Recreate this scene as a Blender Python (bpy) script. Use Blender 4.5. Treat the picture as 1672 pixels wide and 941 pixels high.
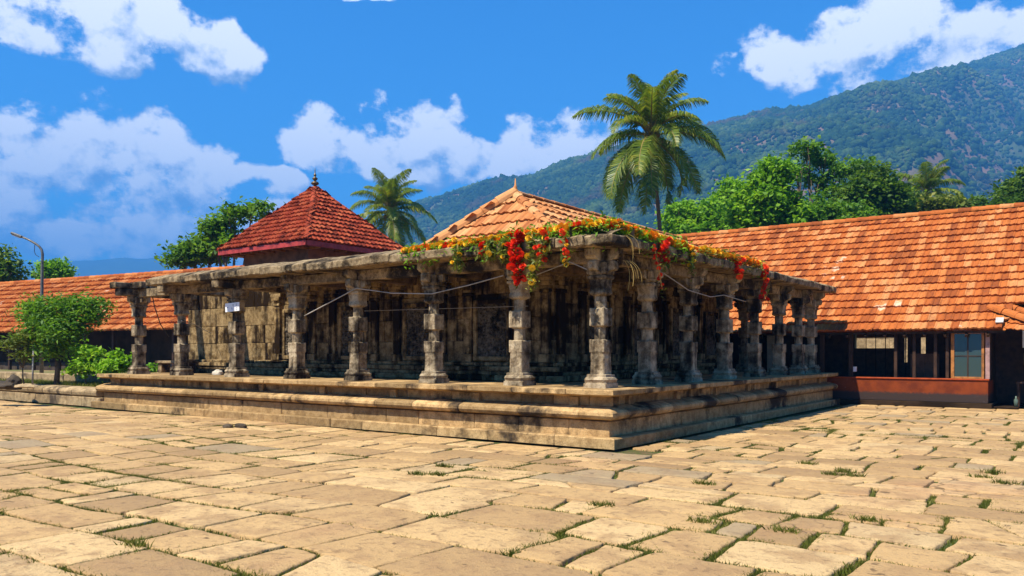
import bpy, math, random
import numpy as np
from mathutils import Vector, Matrix

sc = bpy.context.scene
for o in list(bpy.data.objects):
    bpy.data.objects.remove(o)
R = math.radians
PI = math.pi

# ------------------------------------------------------------------ camera
YAW = math.atan2(960, 1311)                      # camera looks 36.2 deg left of +Y
FPX, EYE = 1311.0, 1.65
RGT = np.array([math.cos(YAW), math.sin(YAW), 0.0])
FWD = np.array([-math.sin(YAW), math.cos(YAW), 0.0])
UP = np.array([0.0, 0.0, 1.0])
CAM = np.array([6.60, -11.93, EYE])
cd = bpy.data.cameras.new('camera')
cam = bpy.data.objects.new('camera', cd)
sc.collection.objects.link(cam)
cam.location = CAM
cam.rotation_euler = (R(90), 0, YAW)
cd.sensor_width = 36
cd.lens = 36 * FPX / 1672
cd.shift_y = (575 - 470.5) / 1672
cd.clip_start = 0.1
cd.clip_end = 30000
sc.camera = cam

def at(px, py, D):
    """survey point: a bearing and elevation read off the photograph, at distance D ahead"""
    return CAM + D * (FWD + RGT * (px - 836) / FPX + UP * (575 - py) / FPX)

# ------------------------------------------------------------------ light
SUN_T = Vector((0.17, 0.62, -1.0)).normalized()  # direction the light travels
SUN_EL = math.asin(-SUN_T.z)
sl = bpy.data.lights.new('sun', 'SUN')
sl.energy = 5.0
sl.angle = R(0.53)
sl.color = (1.0, 0.93, 0.80)
so = bpy.data.objects.new('sun', sl)
sc.collection.objects.link(so)
so.rotation_euler = SUN_T.to_track_quat('-Z', 'Y').to_euler()

sc.render.engine = 'CYCLES'
sc.view_settings.view_transform = 'Standard'
sc.view_settings.look = 'None'
sc.view_settings.gamma = 1.0
sc.view_settings.exposure = 1.12
sc.cycles.use_denoising = True
sc.cycles.max_bounces = 6
sc.cycles.diffuse_bounces = 3
sc.cycles.transparent_max_bounces = 8
sc.cycles.volume_bounces = 0

# ------------------------------------------------------------------ node helpers
class NT:
    def __init__(s, nt):
        s.nt = nt
    def n(s, t, **kw):
        nd = s.nt.nodes.new('ShaderNode' + t)
        for k, v in kw.items():
            setattr(nd, k, v)
        return nd
    def l(s, a, b):
        s.nt.links.new(a, b)
    def put(s, sock, v):
        if hasattr(v, 'is_linked') or isinstance(v, bpy.types.NodeSocket):
            s.l(v, sock)
        else:
            if isinstance(v, (tuple, list)) and len(v) == 3 and sock.type == 'RGBA':
                v = (*v, 1.0)
            sock.default_value = v
    def math(s, op, a, b=0.0, c=0.0, clamp=False):
        nd = s.n('Math', operation=op, use_clamp=clamp)
        s.put(nd.inputs[0], a); s.put(nd.inputs[1], b); s.put(nd.inputs[2], c)
        return nd.outputs[0]
    def vmath(s, op, a, b=(0, 0, 0), scale=1.0):
        nd = s.n('VectorMath', operation=op)
        s.put(nd.inputs[0], a); s.put(nd.inputs[1], b)
        if op == 'SCALE':
            s.put(nd.inputs['Scale'], scale)
        return nd.outputs['Value'] if op in ('DOT_PRODUCT', 'LENGTH') else nd.outputs[0]
    def noise(s, vec, scale, detail=5, rough=0.55, lac=2.0, dist=0.0):
        nd = s.n('TexNoise')
        s.put(nd.inputs['Vector'], vec)
        nd.inputs['Scale'].default_value = scale
        nd.inputs['Detail'].default_value = detail
        nd.inputs['Roughness'].default_value = rough
        nd.inputs['Lacunarity'].default_value = lac
        nd.inputs['Distortion'].default_value = dist
        return nd.outputs['Fac']
    def smooth(s, v, a, b, lo=0.0, hi=1.0):
        nd = s.n('MapRange', interpolation_type='SMOOTHSTEP')
        s.put(nd.inputs['Value'], v)
        nd.inputs['From Min'].default_value = a
        nd.inputs['From Max'].default_value = b
        nd.inputs['To Min'].default_value = lo
        nd.inputs['To Max'].default_value = hi
        return nd.outputs[0]
    def mix(s, f, a, b, mode='MIX'):
        nd = s.n('Mix', data_type='RGBA', blend_type=mode)
        s.put(nd.inputs[0], f); s.put(nd.inputs[6], a); s.put(nd.inputs[7], b)
        return nd.outputs[2]
    def ramp(s, f, stops):
        nd = s.n('ValToRGB')
        cr = nd.color_ramp
        while len(cr.elements) < len(stops):
            cr.elements.new(0.5)
        for e, (p, c) in zip(cr.elements, stops):
            e.position = p
            e.color = (*c, 1.0)
        s.put(nd.inputs[0], f)
        return nd.outputs[0]

def new_mat(name):
    m = bpy.data.materials.new(name)
    m.use_nodes = True
    t = NT(m.node_tree)
    b = m.node_tree.nodes['Principled BSDF']
    b.inputs['Specular IOR Level'].default_value = 0.25
    return m, t, b

# ------------------------------------------------------------------ world: sky with cumulus
w = bpy.data.worlds.new('World')
sc.world = w
w.use_nodes = True
wt = NT(w.node_tree)
bg = w.node_tree.nodes['Background']
sky = wt.n('TexSky', sky_type='NISHITA')
sky.sun_disc = False
sky.sun_elevation = SUN_EL
sky.sun_rotation = math.atan2(-SUN_T.x, -SUN_T.y)
sky.altitude = 300
sky.air_density = 1.0
sky.dust_density = 0.4
sky.ozone_density = 3.0
SKY_STRENGTH = 0.082

def cloud_group():
    g = bpy.data.node_groups.new('cloud_density', 'ShaderNodeTree')
    g.interface.new_socket('Vector', in_out='INPUT', socket_type='NodeSocketVector')
    g.interface.new_socket('Value', in_out='OUTPUT', socket_type='NodeSocketFloat')
    t = NT(g)
    gi = g.nodes.new('NodeGroupInput'); go = g.nodes.new('NodeGroupOutput')
    p = gi.outputs[0]
    wn = t.n('TexNoise'); t.l(p, wn.inputs['Vector'])
    wn.inputs['Scale'].default_value = 9; wn.inputs['Detail'].default_value = 4
    off = t.vmath('SCALE', t.vmath('SUBTRACT', wn.outputs['Color'], (0.5, 0.5, 0.5)), scale=0.07)
    q = t.vmath('ADD', p, off)
    blobs = [  # bearing / elevation as photo pixels, half width, half height
        (150, 30, 185, 62), (285, 75, 105, 46), (20, 30, 85, 50), (360, 70, 40, 34), (215, 85, 90, 40),
        (45, 205, 85, 66), (110, 265, 130, 62), (235, 235, 55, 46), (255, 290, 95, 56), (330, 320, 60, 42), (70, 320, 200, 44), (200, 340, 150, 36),
        (430, 312, 45, 24), (90, 388, 150, 34), (250, 385, 130, 30), (385, 375, 120, 34), (20, 260, 130, 100), (160, 320, 170, 60), (250, 405, 220, 22), (640, 225, 110, 52), (1420, 75, 170, 56),
        (625, 200, 58, 44), (540, 215, 44, 34), (690, 230, 78, 46), (620, 252, 125, 36), (770, 265, 90, 32), (700, 275, 130, 20),
        (900, 235, 80, 42), (868, 205, 34, 22), (955, 250, 60, 30), (850, 265, 90, 20),
        (1380, 70, 110, 56), (1290, 100, 85, 36), (1500, 60, 120, 46), (1620, 60, 120, 58), (1185, 112, 30, 24),
        (1365, 153, 36, 12), (1430, 115, 150, 30), (560, 0, 70, 6), (-200, 150, 160, 120), (1950, 200, 200, 90)]
    best = None
    for px, py, hw, hh in blobs:
        c = FWD + RGT * (px - 836) / FPX + UP * (575 - py) / FPX
        L = np.linalg.norm(c); c = c / L
        tx = np.cross(c, UP); tx /= np.linalg.norm(tx)
        ey = np.cross(tx, c)
        hw2, hh2 = hw * 1.22 / FPX / L, hh * 1.28 / FPX / L
        dx = t.vmath('DOT_PRODUCT', q, tuple(tx / hw2))
        dy = t.vmath('DOT_PRODUCT', q, tuple(ey / hh2))
        ndm = t.n('Math', operation='MULTIPLY_ADD'); t.l(dx, ndm.inputs[0]); t.l(dx, ndm.inputs[1])
        t.l(t.math('MULTIPLY', dy, dy), ndm.inputs[2])
        # (dot with tx is measured from the centre plane because tx, ey are orthogonal to c)
        r2 = ndm.outputs[0]
        best = r2 if best is None else t.math('SMOOTH_MIN', best, r2, 0.15)
    m = t.math('SUBTRACT', 1.0, best)
    m = t.math('MAXIMUM', m, -1.0)
    m = t.math('MINIMUM', m, 0.60)
    st = t.vmath('MULTIPLY', p, (1, 1, 1.3))
    f1 = t.noise(st, 10.0, 10, 0.60, 2.15, 0.0)
    vo = t.n('TexVoronoi', feature='SMOOTH_F1'); t.l(t.vmath('ADD', st, t.vmath('SCALE', off, scale=0.5)), vo.inputs['Vector']); vo.inputs['Scale'].default_value = 20; vo.inputs['Smoothness'].default_value = 0.35
    puff = t.math('SUBTRACT', 0.45, vo.outputs['Distance'])
    D = t.math('ADD', t.math('MULTIPLY', m, 0.52), t.math('MULTIPLY', t.math('SUBTRACT', f1, 0.495), 2.3))
    D = t.math('ADD', D, t.math('MULTIPLY', puff, 0.50))
    t.l(D, go.inputs[0])
    return g
CG = cloud_group()
tc = wt.n('TexCoord')
dirv = tc.outputs['Generated']
def cdens(v):
    nd = wt.n('Group'); nd.node_tree = CG
    wt.l(v, nd.inputs[0])
    return nd.outputs[0]
d0 = cdens(dirv)
d1 = cdens(wt.vmath('ADD', dirv, tuple(UP * 0.050 - RGT * 0.022)))
d2 = cdens(wt.vmath('ADD', dirv, tuple(UP * 0.011 - RGT * 0.008)))
cov = wt.smooth(d0, 0.0, 0.26)
lit = wt.math('ADD', 0.56, wt.math('MULTIPLY', wt.math('SUBTRACT', d0, d1), 0.75))
lit = wt.math('ADD', lit, wt.math('MULTIPLY', wt.math('SUBTRACT', d0, d2), 0.95))
deep = wt.smooth(d1, 0.15, 0.85, 0.0, 0.42)
lit = wt.math('SUBTRACT', lit, deep, clamp=True)
ccol = wt.ramp(lit, [(0.0, (0.20, 0.31, 0.52)), (0.25, (0.36, 0.47, 0.66)), (0.50, (0.68, 0.74, 0.84)), (0.78, (1.0, 1.0, 0.98))])
ccol = wt.vmath('SCALE', ccol, scale=0.76 / SKY_STRENGTH)
hs = wt.n('HueSaturation')
hs.inputs['Saturation'].default_value = 1.25
hs.inputs['Value'].default_value = 1.0
wt.l(sky.outputs[0], hs.inputs['Color'])
skyc = wt.vmath('MULTIPLY', hs.outputs[0], (0.32, 0.97, 1.28))
cov = wt.math('MULTIPLY', cov, 0.95)
wt.l(wt.mix(cov, skyc, ccol), bg.inputs['Color'])
bg.inputs['Strength'].default_value = SKY_STRENGTH

# ------------------------------------------------------------------ numpy noise
def _hash(ix, iy, iz, seed):
    h = (ix.astype(np.int64) * 374761393 + iy.astype(np.int64) * 668265263 + iz.astype(np.int64) * 2147483647 + seed * 1274126177) & 0xFFFFFFFF
    h = ((h ^ (h >> 13)) * 1274126177) & 0xFFFFFFFF
    h = h ^ (h >> 16)
    return (h & 0xFFFFFF) / float(0xFFFFFF)
def vnoise(p, seed=0):
    p = np.asarray(p, float)
    i = np.floor(p); f = p - i
    f = f * f * (3 - 2 * f)
    x, y, z = i[..., 0], i[..., 1], i[..., 2]
    r = 0
    for dx in (0, 1):
        wx = f[..., 0] if dx else 1 - f[..., 0]
        for dy in (0, 1):
            wy = f[..., 1] if dy else 1 - f[..., 1]
            for dz in (0, 1):
                wz = f[..., 2] if dz else 1 - f[..., 2]
                r = r + wx * wy * wz * _hash(x + dx, y + dy, z + dz, seed)
    return r * 2 - 1
def fbm(p, octv=4, seed=0, gain=0.5):
    p = np.asarray(p, float); a = 1.0; s = 0
    for k in range(octv):
        s = s + a * vnoise(p, seed + k * 17); p = p * 2.03 + 11.3; a *= gain
    return s

# ------------------------------------------------------------------ objects
WOFF = {}
def tag(o, label=None, cat=None, group=None, kind=None):
    if label: o['label'] = label
    if cat: o['category'] = cat
    if group: o['group'] = group
    if kind: o['kind'] = kind
    return o
def empty(name, loc, label=None, cat=None, group=None):
    o = bpy.data.objects.new(name, None)
    sc.collection.objects.link(o)
    o.location = tuple(loc)
    o.empty_display_size = 0.2
    WOFF[o.name] = np.array(loc, float)
    return tag(o, label, cat, group)
def link_mesh(name, me, mat, parent=None, smooth=False, origin=None):
    o = bpy.data.objects.new(name, me)
    sc.collection.objects.link(o)
    if mat: me.materials.append(mat)
    if smooth:
        me.polygons.foreach_set('use_smooth', np.ones(len(me.polygons), bool))
    if parent is not None:
        o.parent = parent
        WOFF[o.name] = WOFF.get(parent.name, np.zeros(3))
    else:
        WOFF[o.name] = np.array(origin if origin is not None else (0, 0, 0), float)
        if origin is not None:
            o.location = tuple(origin)
    return o
def mesh_np(name, V, Fa, mat, parent=None, smooth=False, origin=None):
    """vertices in world space, all faces with the same corner count"""
    V = np.asarray(V, float).reshape(-1, 3)
    Fa = np.asarray(Fa, np.int32)
    off = WOFF.get(parent.name, np.zeros(3)) if parent is not None else (np.array(origin, float) if origin is not None else np.zeros(3))
    me = bpy.data.meshes.new(name)
    me.vertices.add(len(V)); me.vertices.foreach_set('co', (V - off).astype(np.float32).ravel())
    k = Fa.shape[1]
    me.loops.add(Fa.size); me.loops.foreach_set('vertex_index', Fa.ravel())
    me.polygons.add(len(Fa)); me.polygons.foreach_set('loop_start', np.arange(0, Fa.size, k, dtype=np.int32))
    me.update(calc_edges=True)
    return link_mesh(name, me, mat, parent, smooth, origin)

class MB:
    def __init__(s):
        s.v = []; s.f = []
    def add(s, V, Fs):
        b = len(s.v)
        s.v += [tuple(map(float, q)) for q in V]
        s.f += [tuple(b + i for i in q) for q in Fs]
    def box(s, x0, x1, y0, y1, z0, z1, bev=0.0):
        c = np.array([(x0 + x1) / 2, (y0 + y1) / 2, (z0 + z1) / 2])
        s.obox(c, (1, 0, 0), (0, 1, 0), (0, 0, 1), abs(x1 - x0), abs(y1 - y0), abs(z1 - z0), bev)
    def obox(s, c, ax, ay, az, lx, ly, lz, bev=0.0):
        c = np.array(c, float); ax, ay, az = (np.array(a, float) for a in (ax, ay, az))
        hx, hy, hz = lx / 2, ly / 2, lz / 2
        if bev <= 0:
            V = [c + ax * sx * hx + ay * sy * hy + az * sz * hz for sx in (-1, 1) for sy in (-1, 1) for sz in (-1, 1)]
            s.add(V, [(0, 1, 3, 2), (4, 6, 7, 5), (0, 4, 5, 1), (2, 3, 7, 6), (0, 2, 6, 4), (1, 5, 7, 3)])
            return
        b = min(bev, hx * .9, hy * .9, hz * .9)
        V = []; idx = {}
        for sx in (-1, 1):
            for sy in (-1, 1):
                for sz in (-1, 1):
                    for k in range(3):
                        q = [hx - b, hy - b, hz - b]; q[k] += b
                        idx[(sx, sy, sz, k)] = len(V)
                        V.append(c + ax * sx * q[0] + ay * sy * q[1] + az * sz * q[2])
        F = []
        for sg in (-1, 1):
            F.append([idx[(sg, a, d, 0)] for a, d in ((-1, -1), (1, -1), (1, 1), (-1, 1))][::sg])
            F.append([idx[(a, sg, d, 1)] for a, d in ((-1, -1), (-1, 1), (1, 1), (1, -1))][::sg])
            F.append([idx[(a, d, sg, 2)] for a, d in ((-1, -1), (1, -1), (1, 1), (-1, 1))][::sg])
        for a in (-1, 1):
            for d in (-1, 1):
                F.append([idx[(a, d, -1, 0)], idx[(a, d, 1, 0)], idx[(a, d, 1, 1)], idx[(a, d, -1, 1)]])
                F.append([idx[(a, -1, d, 0)], idx[(a, 1, d, 0)], idx[(a, 1, d, 2)], idx[(a, -1, d, 2)]])
                F.append([idx[(-1, a, d, 1)], idx[(1, a, d, 1)], idx[(1, a, d, 2)], idx[(-1, a, d, 2)]])
        for sx in (-1, 1):
            for sy in (-1, 1):
                for sz in (-1, 1):
                    F.append([idx[(sx, sy, sz, k)] for k in range(3)])
        s.add(V, F)
    def tube(s, P, r, n=8, cap=True):
        P = [np.array(p, float) for p in P]
        rr = [r] * len(P) if np.isscalar(r) else list(r)
        V = []; ref = None
        for i, p in enumerate(P):
            d = P[min(i + 1, len(P) - 1)] - P[max(i - 1, 0)]
            d /= (np.linalg.norm(d) + 1e-12)
            if ref is None:
                ref = np.array([1, 0, 0]) if abs(d[0]) < .8 else np.array([0, 1, 0])
            a = ref - d * (ref @ d); a /= np.linalg.norm(a); ref = a
            b = np.cross(d, a)
            for k in range(n):
                t = 2 * PI * k / n
                V.append(p + rr[i] * (a * math.cos(t) + b * math.sin(t)))
        F = []
        for i in range(len(P) - 1):
            for k in range(n):
                F.append((i * n + k, i * n + (k + 1) % n, (i + 1) * n + (k + 1) % n, (i + 1) * n + k))
        if cap:
            F.append(tuple(range(n))[::-1]); F.append(tuple((len(P) - 1) * n + k for k in range(n)))
        s.add(V, F)
    def lathe(s, c, prof, n=16):
        c = np.array(c, float); V = []; F = []
        for z, r in prof:
            for k in range(n):
                t = 2 * PI * k / n
                V.append(c + np.array([r * math.cos(t), r * math.sin(t), z]))
        for i in range(len(prof) - 1):
            for k in range(n):
                F.append((i * n + k, i * n + (k + 1) % n, (i + 1) * n + (k + 1) % n, (i + 1) * n + k))
        F.append(tuple(range(n))[::-1]); F.append(tuple((len(prof) - 1) * n + k for k in range(n)))
        s.add(V, F)
    def build(s, name, mat, parent=None, smooth=False, origin=None, fix=True):
        off = WOFF.get(parent.name, np.zeros(3)) if parent is not None else (np.array(origin, float) if origin is not None else np.zeros(3))
        me = bpy.data.meshes.new(name)
        V = np.array(s.v, float).reshape(-1, 3) - off
        me.from_pydata(V.tolist(), [], s.f)
        if fix:
            import bmesh
            bm = bmesh.new(); bm.from_mesh(me)
            bmesh.ops.recalc_face_normals(bm, faces=bm.faces)
            bm.to_mesh(me); bm.free()
        me.update()
        return link_mesh(name, me, mat, parent, smooth, origin)
    def warp(s, amp, scale, seed=0, octv=3):
        V = np.array(s.v, float)
        D = np.stack([fbm(V * scale + 31.7 * k, octv, seed + 7 * k) for k in range(3)], -1)
        s.v = [tuple(q) for q in V + D * amp]
        return s
def copy_tree(o, parent=None):
    c = o.copy()
    sc.collection.objects.link(c)
    if parent is not None:
        c.parent = parent
    for ch in o.children:
        copy_tree(ch, c)
    return c

# ------------------------------------------------------------------ materials
def stone_mat(name, light, mid, dark, stain=0.5, streak=0.5, scale=1.0, tint=0.35, bump=0.5, fine=1.0, floor=0.0, carve=0.0, lichen=0.0):
    m, t, b = new_mat(name)
    ge = t.n('NewGeometry')
    pos = ge.outputs['Position']
    n1 = t.noise(pos, 1.1 * scale, 6, 0.62)
    n2 = t.noise(pos, 5.5 * scale, 7, 0.66)
    n3 = t.noise(pos, 38 * fine, 4, 0.6)
    vs = t.vmath('MULTIPLY', pos, (5.0 * scale, 5.0 * scale, 0.55 * scale))
    n4 = t.noise(vs, 1.0, 5, 0.6)
    rpi = ge.outputs['Random Per Island']
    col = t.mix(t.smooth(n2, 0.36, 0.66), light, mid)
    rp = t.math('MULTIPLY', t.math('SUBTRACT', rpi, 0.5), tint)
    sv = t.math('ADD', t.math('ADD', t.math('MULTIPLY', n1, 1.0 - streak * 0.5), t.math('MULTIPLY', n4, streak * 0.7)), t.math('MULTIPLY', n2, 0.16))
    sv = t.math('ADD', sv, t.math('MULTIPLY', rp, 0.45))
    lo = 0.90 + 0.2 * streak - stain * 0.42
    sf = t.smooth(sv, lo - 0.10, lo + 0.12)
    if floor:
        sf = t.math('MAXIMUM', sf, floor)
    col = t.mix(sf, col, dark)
    if lichen:
        lf = t.smooth(t.noise(pos, 17 * scale, 4, 0.7), 0.60, 0.70, 0.0, lichen)
        col = t.mix(lf, col, tuple(min(1, c * 1.25 + 0.05) for c in light))
    col = t.mix(t.smooth(n3, 0.30, 0.55, 0.35, 0.0), col, dark)
    col = t.mix(1.0, col, t.n('CombineColor').outputs[0], 'MULTIPLY') if False else col
    br = t.math('ADD', 1.0, t.math('MULTIPLY', rp, 1.0))
    col = t.vmath('SCALE', col, scale=br)
    t.l(col, b.inputs['Base Color'])
    b.inputs['Roughness'].default_value = 0.92
    b.inputs['Specular IOR Level'].default_value = 0.05
    h = t.math('ADD', t.math('MULTIPLY', n2, 1.0), t.math('MULTIPLY', n3, 0.45))
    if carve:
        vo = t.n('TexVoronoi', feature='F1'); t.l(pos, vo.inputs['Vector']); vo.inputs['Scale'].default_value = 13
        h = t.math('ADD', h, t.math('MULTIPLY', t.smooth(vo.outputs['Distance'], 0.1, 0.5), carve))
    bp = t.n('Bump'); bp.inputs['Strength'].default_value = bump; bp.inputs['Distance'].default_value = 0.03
    t.l(h, bp.inputs['Height']); t.l(bp.outputs[0], b.inputs['Normal'])
    return m

def tile_mat(name, cols, grime=0.35, dark=(0.09, 0.03, 0.015), pale=0.0):
    m, t, b = new_mat(name)
    ge = t.n('NewGeometry'); pos = ge.outputs['Position']; rpi = ge.outputs['Random Per Island']
    n1 = t.noise(pos, 0.55, 5, 0.6); n2 = t.noise(pos, 9, 6, 0.65); n3 = t.noise(pos, 55, 3, 0.6)
    k = t.math('ADD', rpi, t.math('MULTIPLY', t.math('SUBTRACT', n1, 0.5), 0.9), clamp=True)
    st = [(i / (len(cols) - 1), c) for i, c in enumerate(cols)]
    col = t.ramp(k, st)
    col = t.mix(t.smooth(n2, 0.48, 0.75, 0.0, grime), col, dark)
    col = t.mix(t.smooth(n3, 0.3, 0.5, 0.25, 0.0), col, dark)
    vs = t.vmath('MULTIPLY', pos, (2.2, .5, .5))
    col = t.mix(t.smooth(t.noise(vs, 1.0, 6, 0.65), 0.52, 0.70, 0.0, grime * .65), col, dark)
    if pale:
        pf = t.math('MULTIPLY', t.smooth(t.noise(pos, 0.8, 3, 0.5), 0.66, 0.70), t.smooth(rpi, 0.50, 0.54))
        col = t.mix(t.math('MULTIPLY', pf, pale), col, (0.72, 0.50, 0.34))
    t.l(col, b.inputs['Base Color'])
    b.inputs['Roughness'].default_value = 0.85
    b.inputs['Specular IOR Level'].default_value = 0.08
    bp = t.n('Bump'); bp.inputs['Strength'].default_value = 0.3; bp.inputs['Distance'].default_value = 0.01
    t.l(t.math('ADD', n2, t.math('MULTIPLY', n3, .5)), bp.inputs['Height']); t.l(bp.outputs[0], b.inputs['Normal'])
    return m

def leaf_mat(name, a, bcol, cc=None, trans=0.35, rough=0.55):
    m, t, b = new_mat(name)
    ge = t.n('NewGeometry'); rpi = ge.outputs['Random Per Island']
    n1 = t.noise(ge.outputs['Position'], 0.55, 4, 0.6)
    k = t.math('ADD', t.math('MULTIPLY', rpi, 0.6), t.math('SUBTRACT', t.math('MULTIPLY', n1, 1.2), 0.35), clamp=True)
    st = [(0.15, a), (0.6, bcol)] + ([(0.95, cc)] if cc else [])
    col = t.ramp(k, st)
    t.l(col, b.inputs['Base Color'])
    b.inputs['Roughness'].default_value = rough
    tr = t.n('BsdfTranslucent')
    t.l(t.vmath('MULTIPLY', col, (1.25, 1.3, 0.6)), tr.inputs['Color'])
    mx = t.n('MixShader'); mx.inputs[0].default_value = trans
    out = m.node_tree.nodes['Material Output']
    t.l(b.outputs[0], mx.inputs[1]); t.l(tr.outputs[0], mx.inputs[2]); t.l(mx.outputs[0], out.inputs['Surface'])
    return m

def plain_mat(name, col, rough=0.6, metal=0.0, var=0.25, scale=6, spec=0.3, dark=None):
    m, t, b = new_mat(name)
    ge = t.n('NewGeometry')
    n = t.noise(ge.outputs['Position'], scale, 6, 0.62)
    d = dark or tuple(c * (1 - var * 1.6) for c in col)
    c = t.mix(t.smooth(n, 0.35, 0.70), col, d)
    t.l(c, b.inputs['Base Color'])
    b.inputs['Roughness'].default_value = rough
    b.inputs['Metallic'].default_value = metal
    b.inputs['Specular IOR Level'].default_value = spec
    bp = t.n('Bump'); bp.inputs['Strength'].default_value = 0.15; bp.inputs['Distance'].default_value = 0.01
    t.l(n, bp.inputs['Height']); t.l(bp.outputs[0], b.inputs['Normal'])
    return m

M = {}
M['plinth'] = stone_mat('plinth_stone', (0.50, 0.325, 0.145), (0.31, 0.190, 0.080), (0.040, 0.028, 0.018), stain=0.50, streak=0.2, tint=0.8, bump=0.6)
M['column'] = stone_mat('column_stone', (0.50, 0.395, 0.25), (0.28, 0.20, 0.115), (0.020, 0.014, 0.009), stain=0.90, streak=0.6, scale=1.0, tint=0.0, bump=0.3, carve=0.25, lichen=0.15)
M['eave'] = stone_mat('eave_stone', (0.40, 0.29, 0.16), (0.18, 0.125, 0.068), (0.024, 0.018, 0.012), stain=0.72, streak=0.1, scale=1.5, tint=0.45, bump=0.9, lichen=0.25)
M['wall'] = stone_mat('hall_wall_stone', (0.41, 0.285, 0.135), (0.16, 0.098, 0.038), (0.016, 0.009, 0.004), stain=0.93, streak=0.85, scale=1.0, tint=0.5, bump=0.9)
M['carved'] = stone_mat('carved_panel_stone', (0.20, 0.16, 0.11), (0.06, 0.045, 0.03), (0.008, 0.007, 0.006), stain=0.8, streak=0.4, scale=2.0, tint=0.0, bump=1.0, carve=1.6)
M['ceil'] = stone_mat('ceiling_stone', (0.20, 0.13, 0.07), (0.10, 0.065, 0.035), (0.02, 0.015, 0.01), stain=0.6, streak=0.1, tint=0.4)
M['kerb'] = stone_mat('kerb_stone', (0.45, 0.32, 0.17), (0.26, 0.18, 0.095), (0.06, 0.045, 0.033), stain=0.5, streak=0.1, tint=0.5, bump=0.6)
M['tile_orange'] = tile_mat('orange_clay_tile', [(0.25, 0.066, 0.018), (0.37, 0.096, 0.022), (0.44, 0.122, 0.027), (0.50, 0.16, 0.040), (0.56, 0.23, 0.08)], 0.55, pale=0.75)
M['tile_tan'] = tile_mat('sun_bleached_clay_tile', [(0.34, 0.11, 0.035), (0.52, 0.20, 0.065), (0.60, 0.27, 0.10), (0.62, 0.33, 0.14)], 0.4, (0.16, 0.06, 0.03))
M['tile_red'] = tile_mat('dark_red_clay_tile', [(0.13, 0.024, 0.012), (0.26, 0.040, 0.017), (0.36, 0.062, 0.026), (0.42, 0.10, 0.04)], 0.5, (0.05, 0.014, 0.010))
M['fascia'] = plain_mat('red_painted_fascia', (0.46, 0.055, 0.045), 0.5, var=0.3, scale=5)
M['wood'] = plain_mat('dark_wood', (0.060, 0.028, 0.014), 0.6, var=0.4, scale=5)
M['wood_orange'] = plain_mat('varnished_wood', (0.42, 0.17, 0.045), 0.45, var=0.35, scale=7)
M['brown_wall'] = plain_mat('brown_plaster', (0.26, 0.11, 0.05), 0.8, var=0.35, scale=3)
M['dark_wall'] = plain_mat('dark_plaster', (0.045, 0.028, 0.016), 0.9, var=0.4, scale=1.5, spec=0.05)  # very dark brown, shared by walls, plinth, strips and floor
M['brass'] = plain_mat('aged_brass', (0.17, 0.12, 0.06), 0.45, 0.7, 0.4, 14)
M['metal'] = plain_mat('grey_metal', (0.20, 0.19, 0.17), 0.5, 0.5, 0.3, 6)
M['stone_white'] = plain_mat('pale_stone', (0.62, 0.54, 0.42), 0.9)
M['white'] = plain_mat('white_board', (0.82, 0.82, 0.82), 0.5, var=0.06, scale=8)
M['ink'] = plain_mat('dark_ink', (0.16, 0.16, 0.18), 0.7)
M['cable'] = plain_mat('grey_cable', (0.42, 0.38, 0.33), 0.6)
M['cable_dark'] = plain_mat('black_cable', (0.03, 0.028, 0.025), 0.6)
M['straw'] = plain_mat('dry_straw', (0.50, 0.34, 0.10), 0.8)
M['bark'] = stone_mat('bark', (0.20, 0.14, 0.09), (0.11, 0.075, 0.045), (0.04, 0.028, 0.02), stain=0.5, streak=0.6, scale=2.0, tint=0)
M['palm_bark'] = stone_mat('palm_bark', (0.24, 0.15, 0.09), (0.13, 0.07, 0.045), (0.05, 0.03, 0.02), stain=0.5, streak=0.0, scale=2.5, tint=0)
M['cream'] = plain_mat('cream_plaster', (0.62, 0.52, 0.36), 0.85, var=0.25, scale=2)

# red painted counter with a soot-black dado
def counter_mat():
    m, t, b = new_mat('red_oxide_counter')
    ge = t.n('NewGeometry'); pos = ge.outputs['Position']
    sx = t.n('SeparateXYZ'); t.l(pos, sx.inputs[0])
    n1 = t.noise(pos, 2.2, 6, 0.65); n2 = t.noise(pos, 16, 6, 0.65)
    col = t.mix(t.smooth(n1, 0.35, 0.7), (0.23, 0.043, 0.006), (0.12, 0.020, 0.004))
    edge = t.math('ADD', sx.outputs[2], t.math('MULTIPLY', t.math('SUBTRACT', n2, 0.5), 0.16))
    col = t.mix(t.smooth(edge, 0.36, 0.46, 1.0, 0.0), col, (0.040, 0.026, 0.022))
    col = t.mix(t.math('MULTIPLY', t.smooth(n2, 0.66, 0.72), 0.5), col, (0.35, 0.24, 0.18))
    t.l(col, b.inputs['Base Color']); b.inputs['Roughness'].default_value = 0.55
    return m
M['counter'] = counter_mat()
def glass_mat():
    m, t, b = new_mat('window_glass')
    b.inputs['Base Color'].default_value = (0.035, 0.06, 0.06, 1)
    b.inputs['Roughness'].default_value = 0.06
    b.inputs['Specular IOR Level'].default_value = 0.9
    ge = t.n('NewGeometry')
    bp = t.n('Bump'); bp.inputs['Strength'].default_value = 0.22
    t.l(t.noise(ge.outputs['Position'], 4, 2, 0.5), bp.inputs['Height']); t.l(bp.outputs[0], b.inputs['Normal'])
    return m
M['glass'] = glass_mat()
def lens_mat():
    m, t, b = new_mat('lamp_lens')
    b.inputs['Base Color'].default_value = (0.6, 0.6, 0.55, 1); b.inputs['Roughness'].default_value = 0.2
    return m
M['lens'] = lens_mat()

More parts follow.
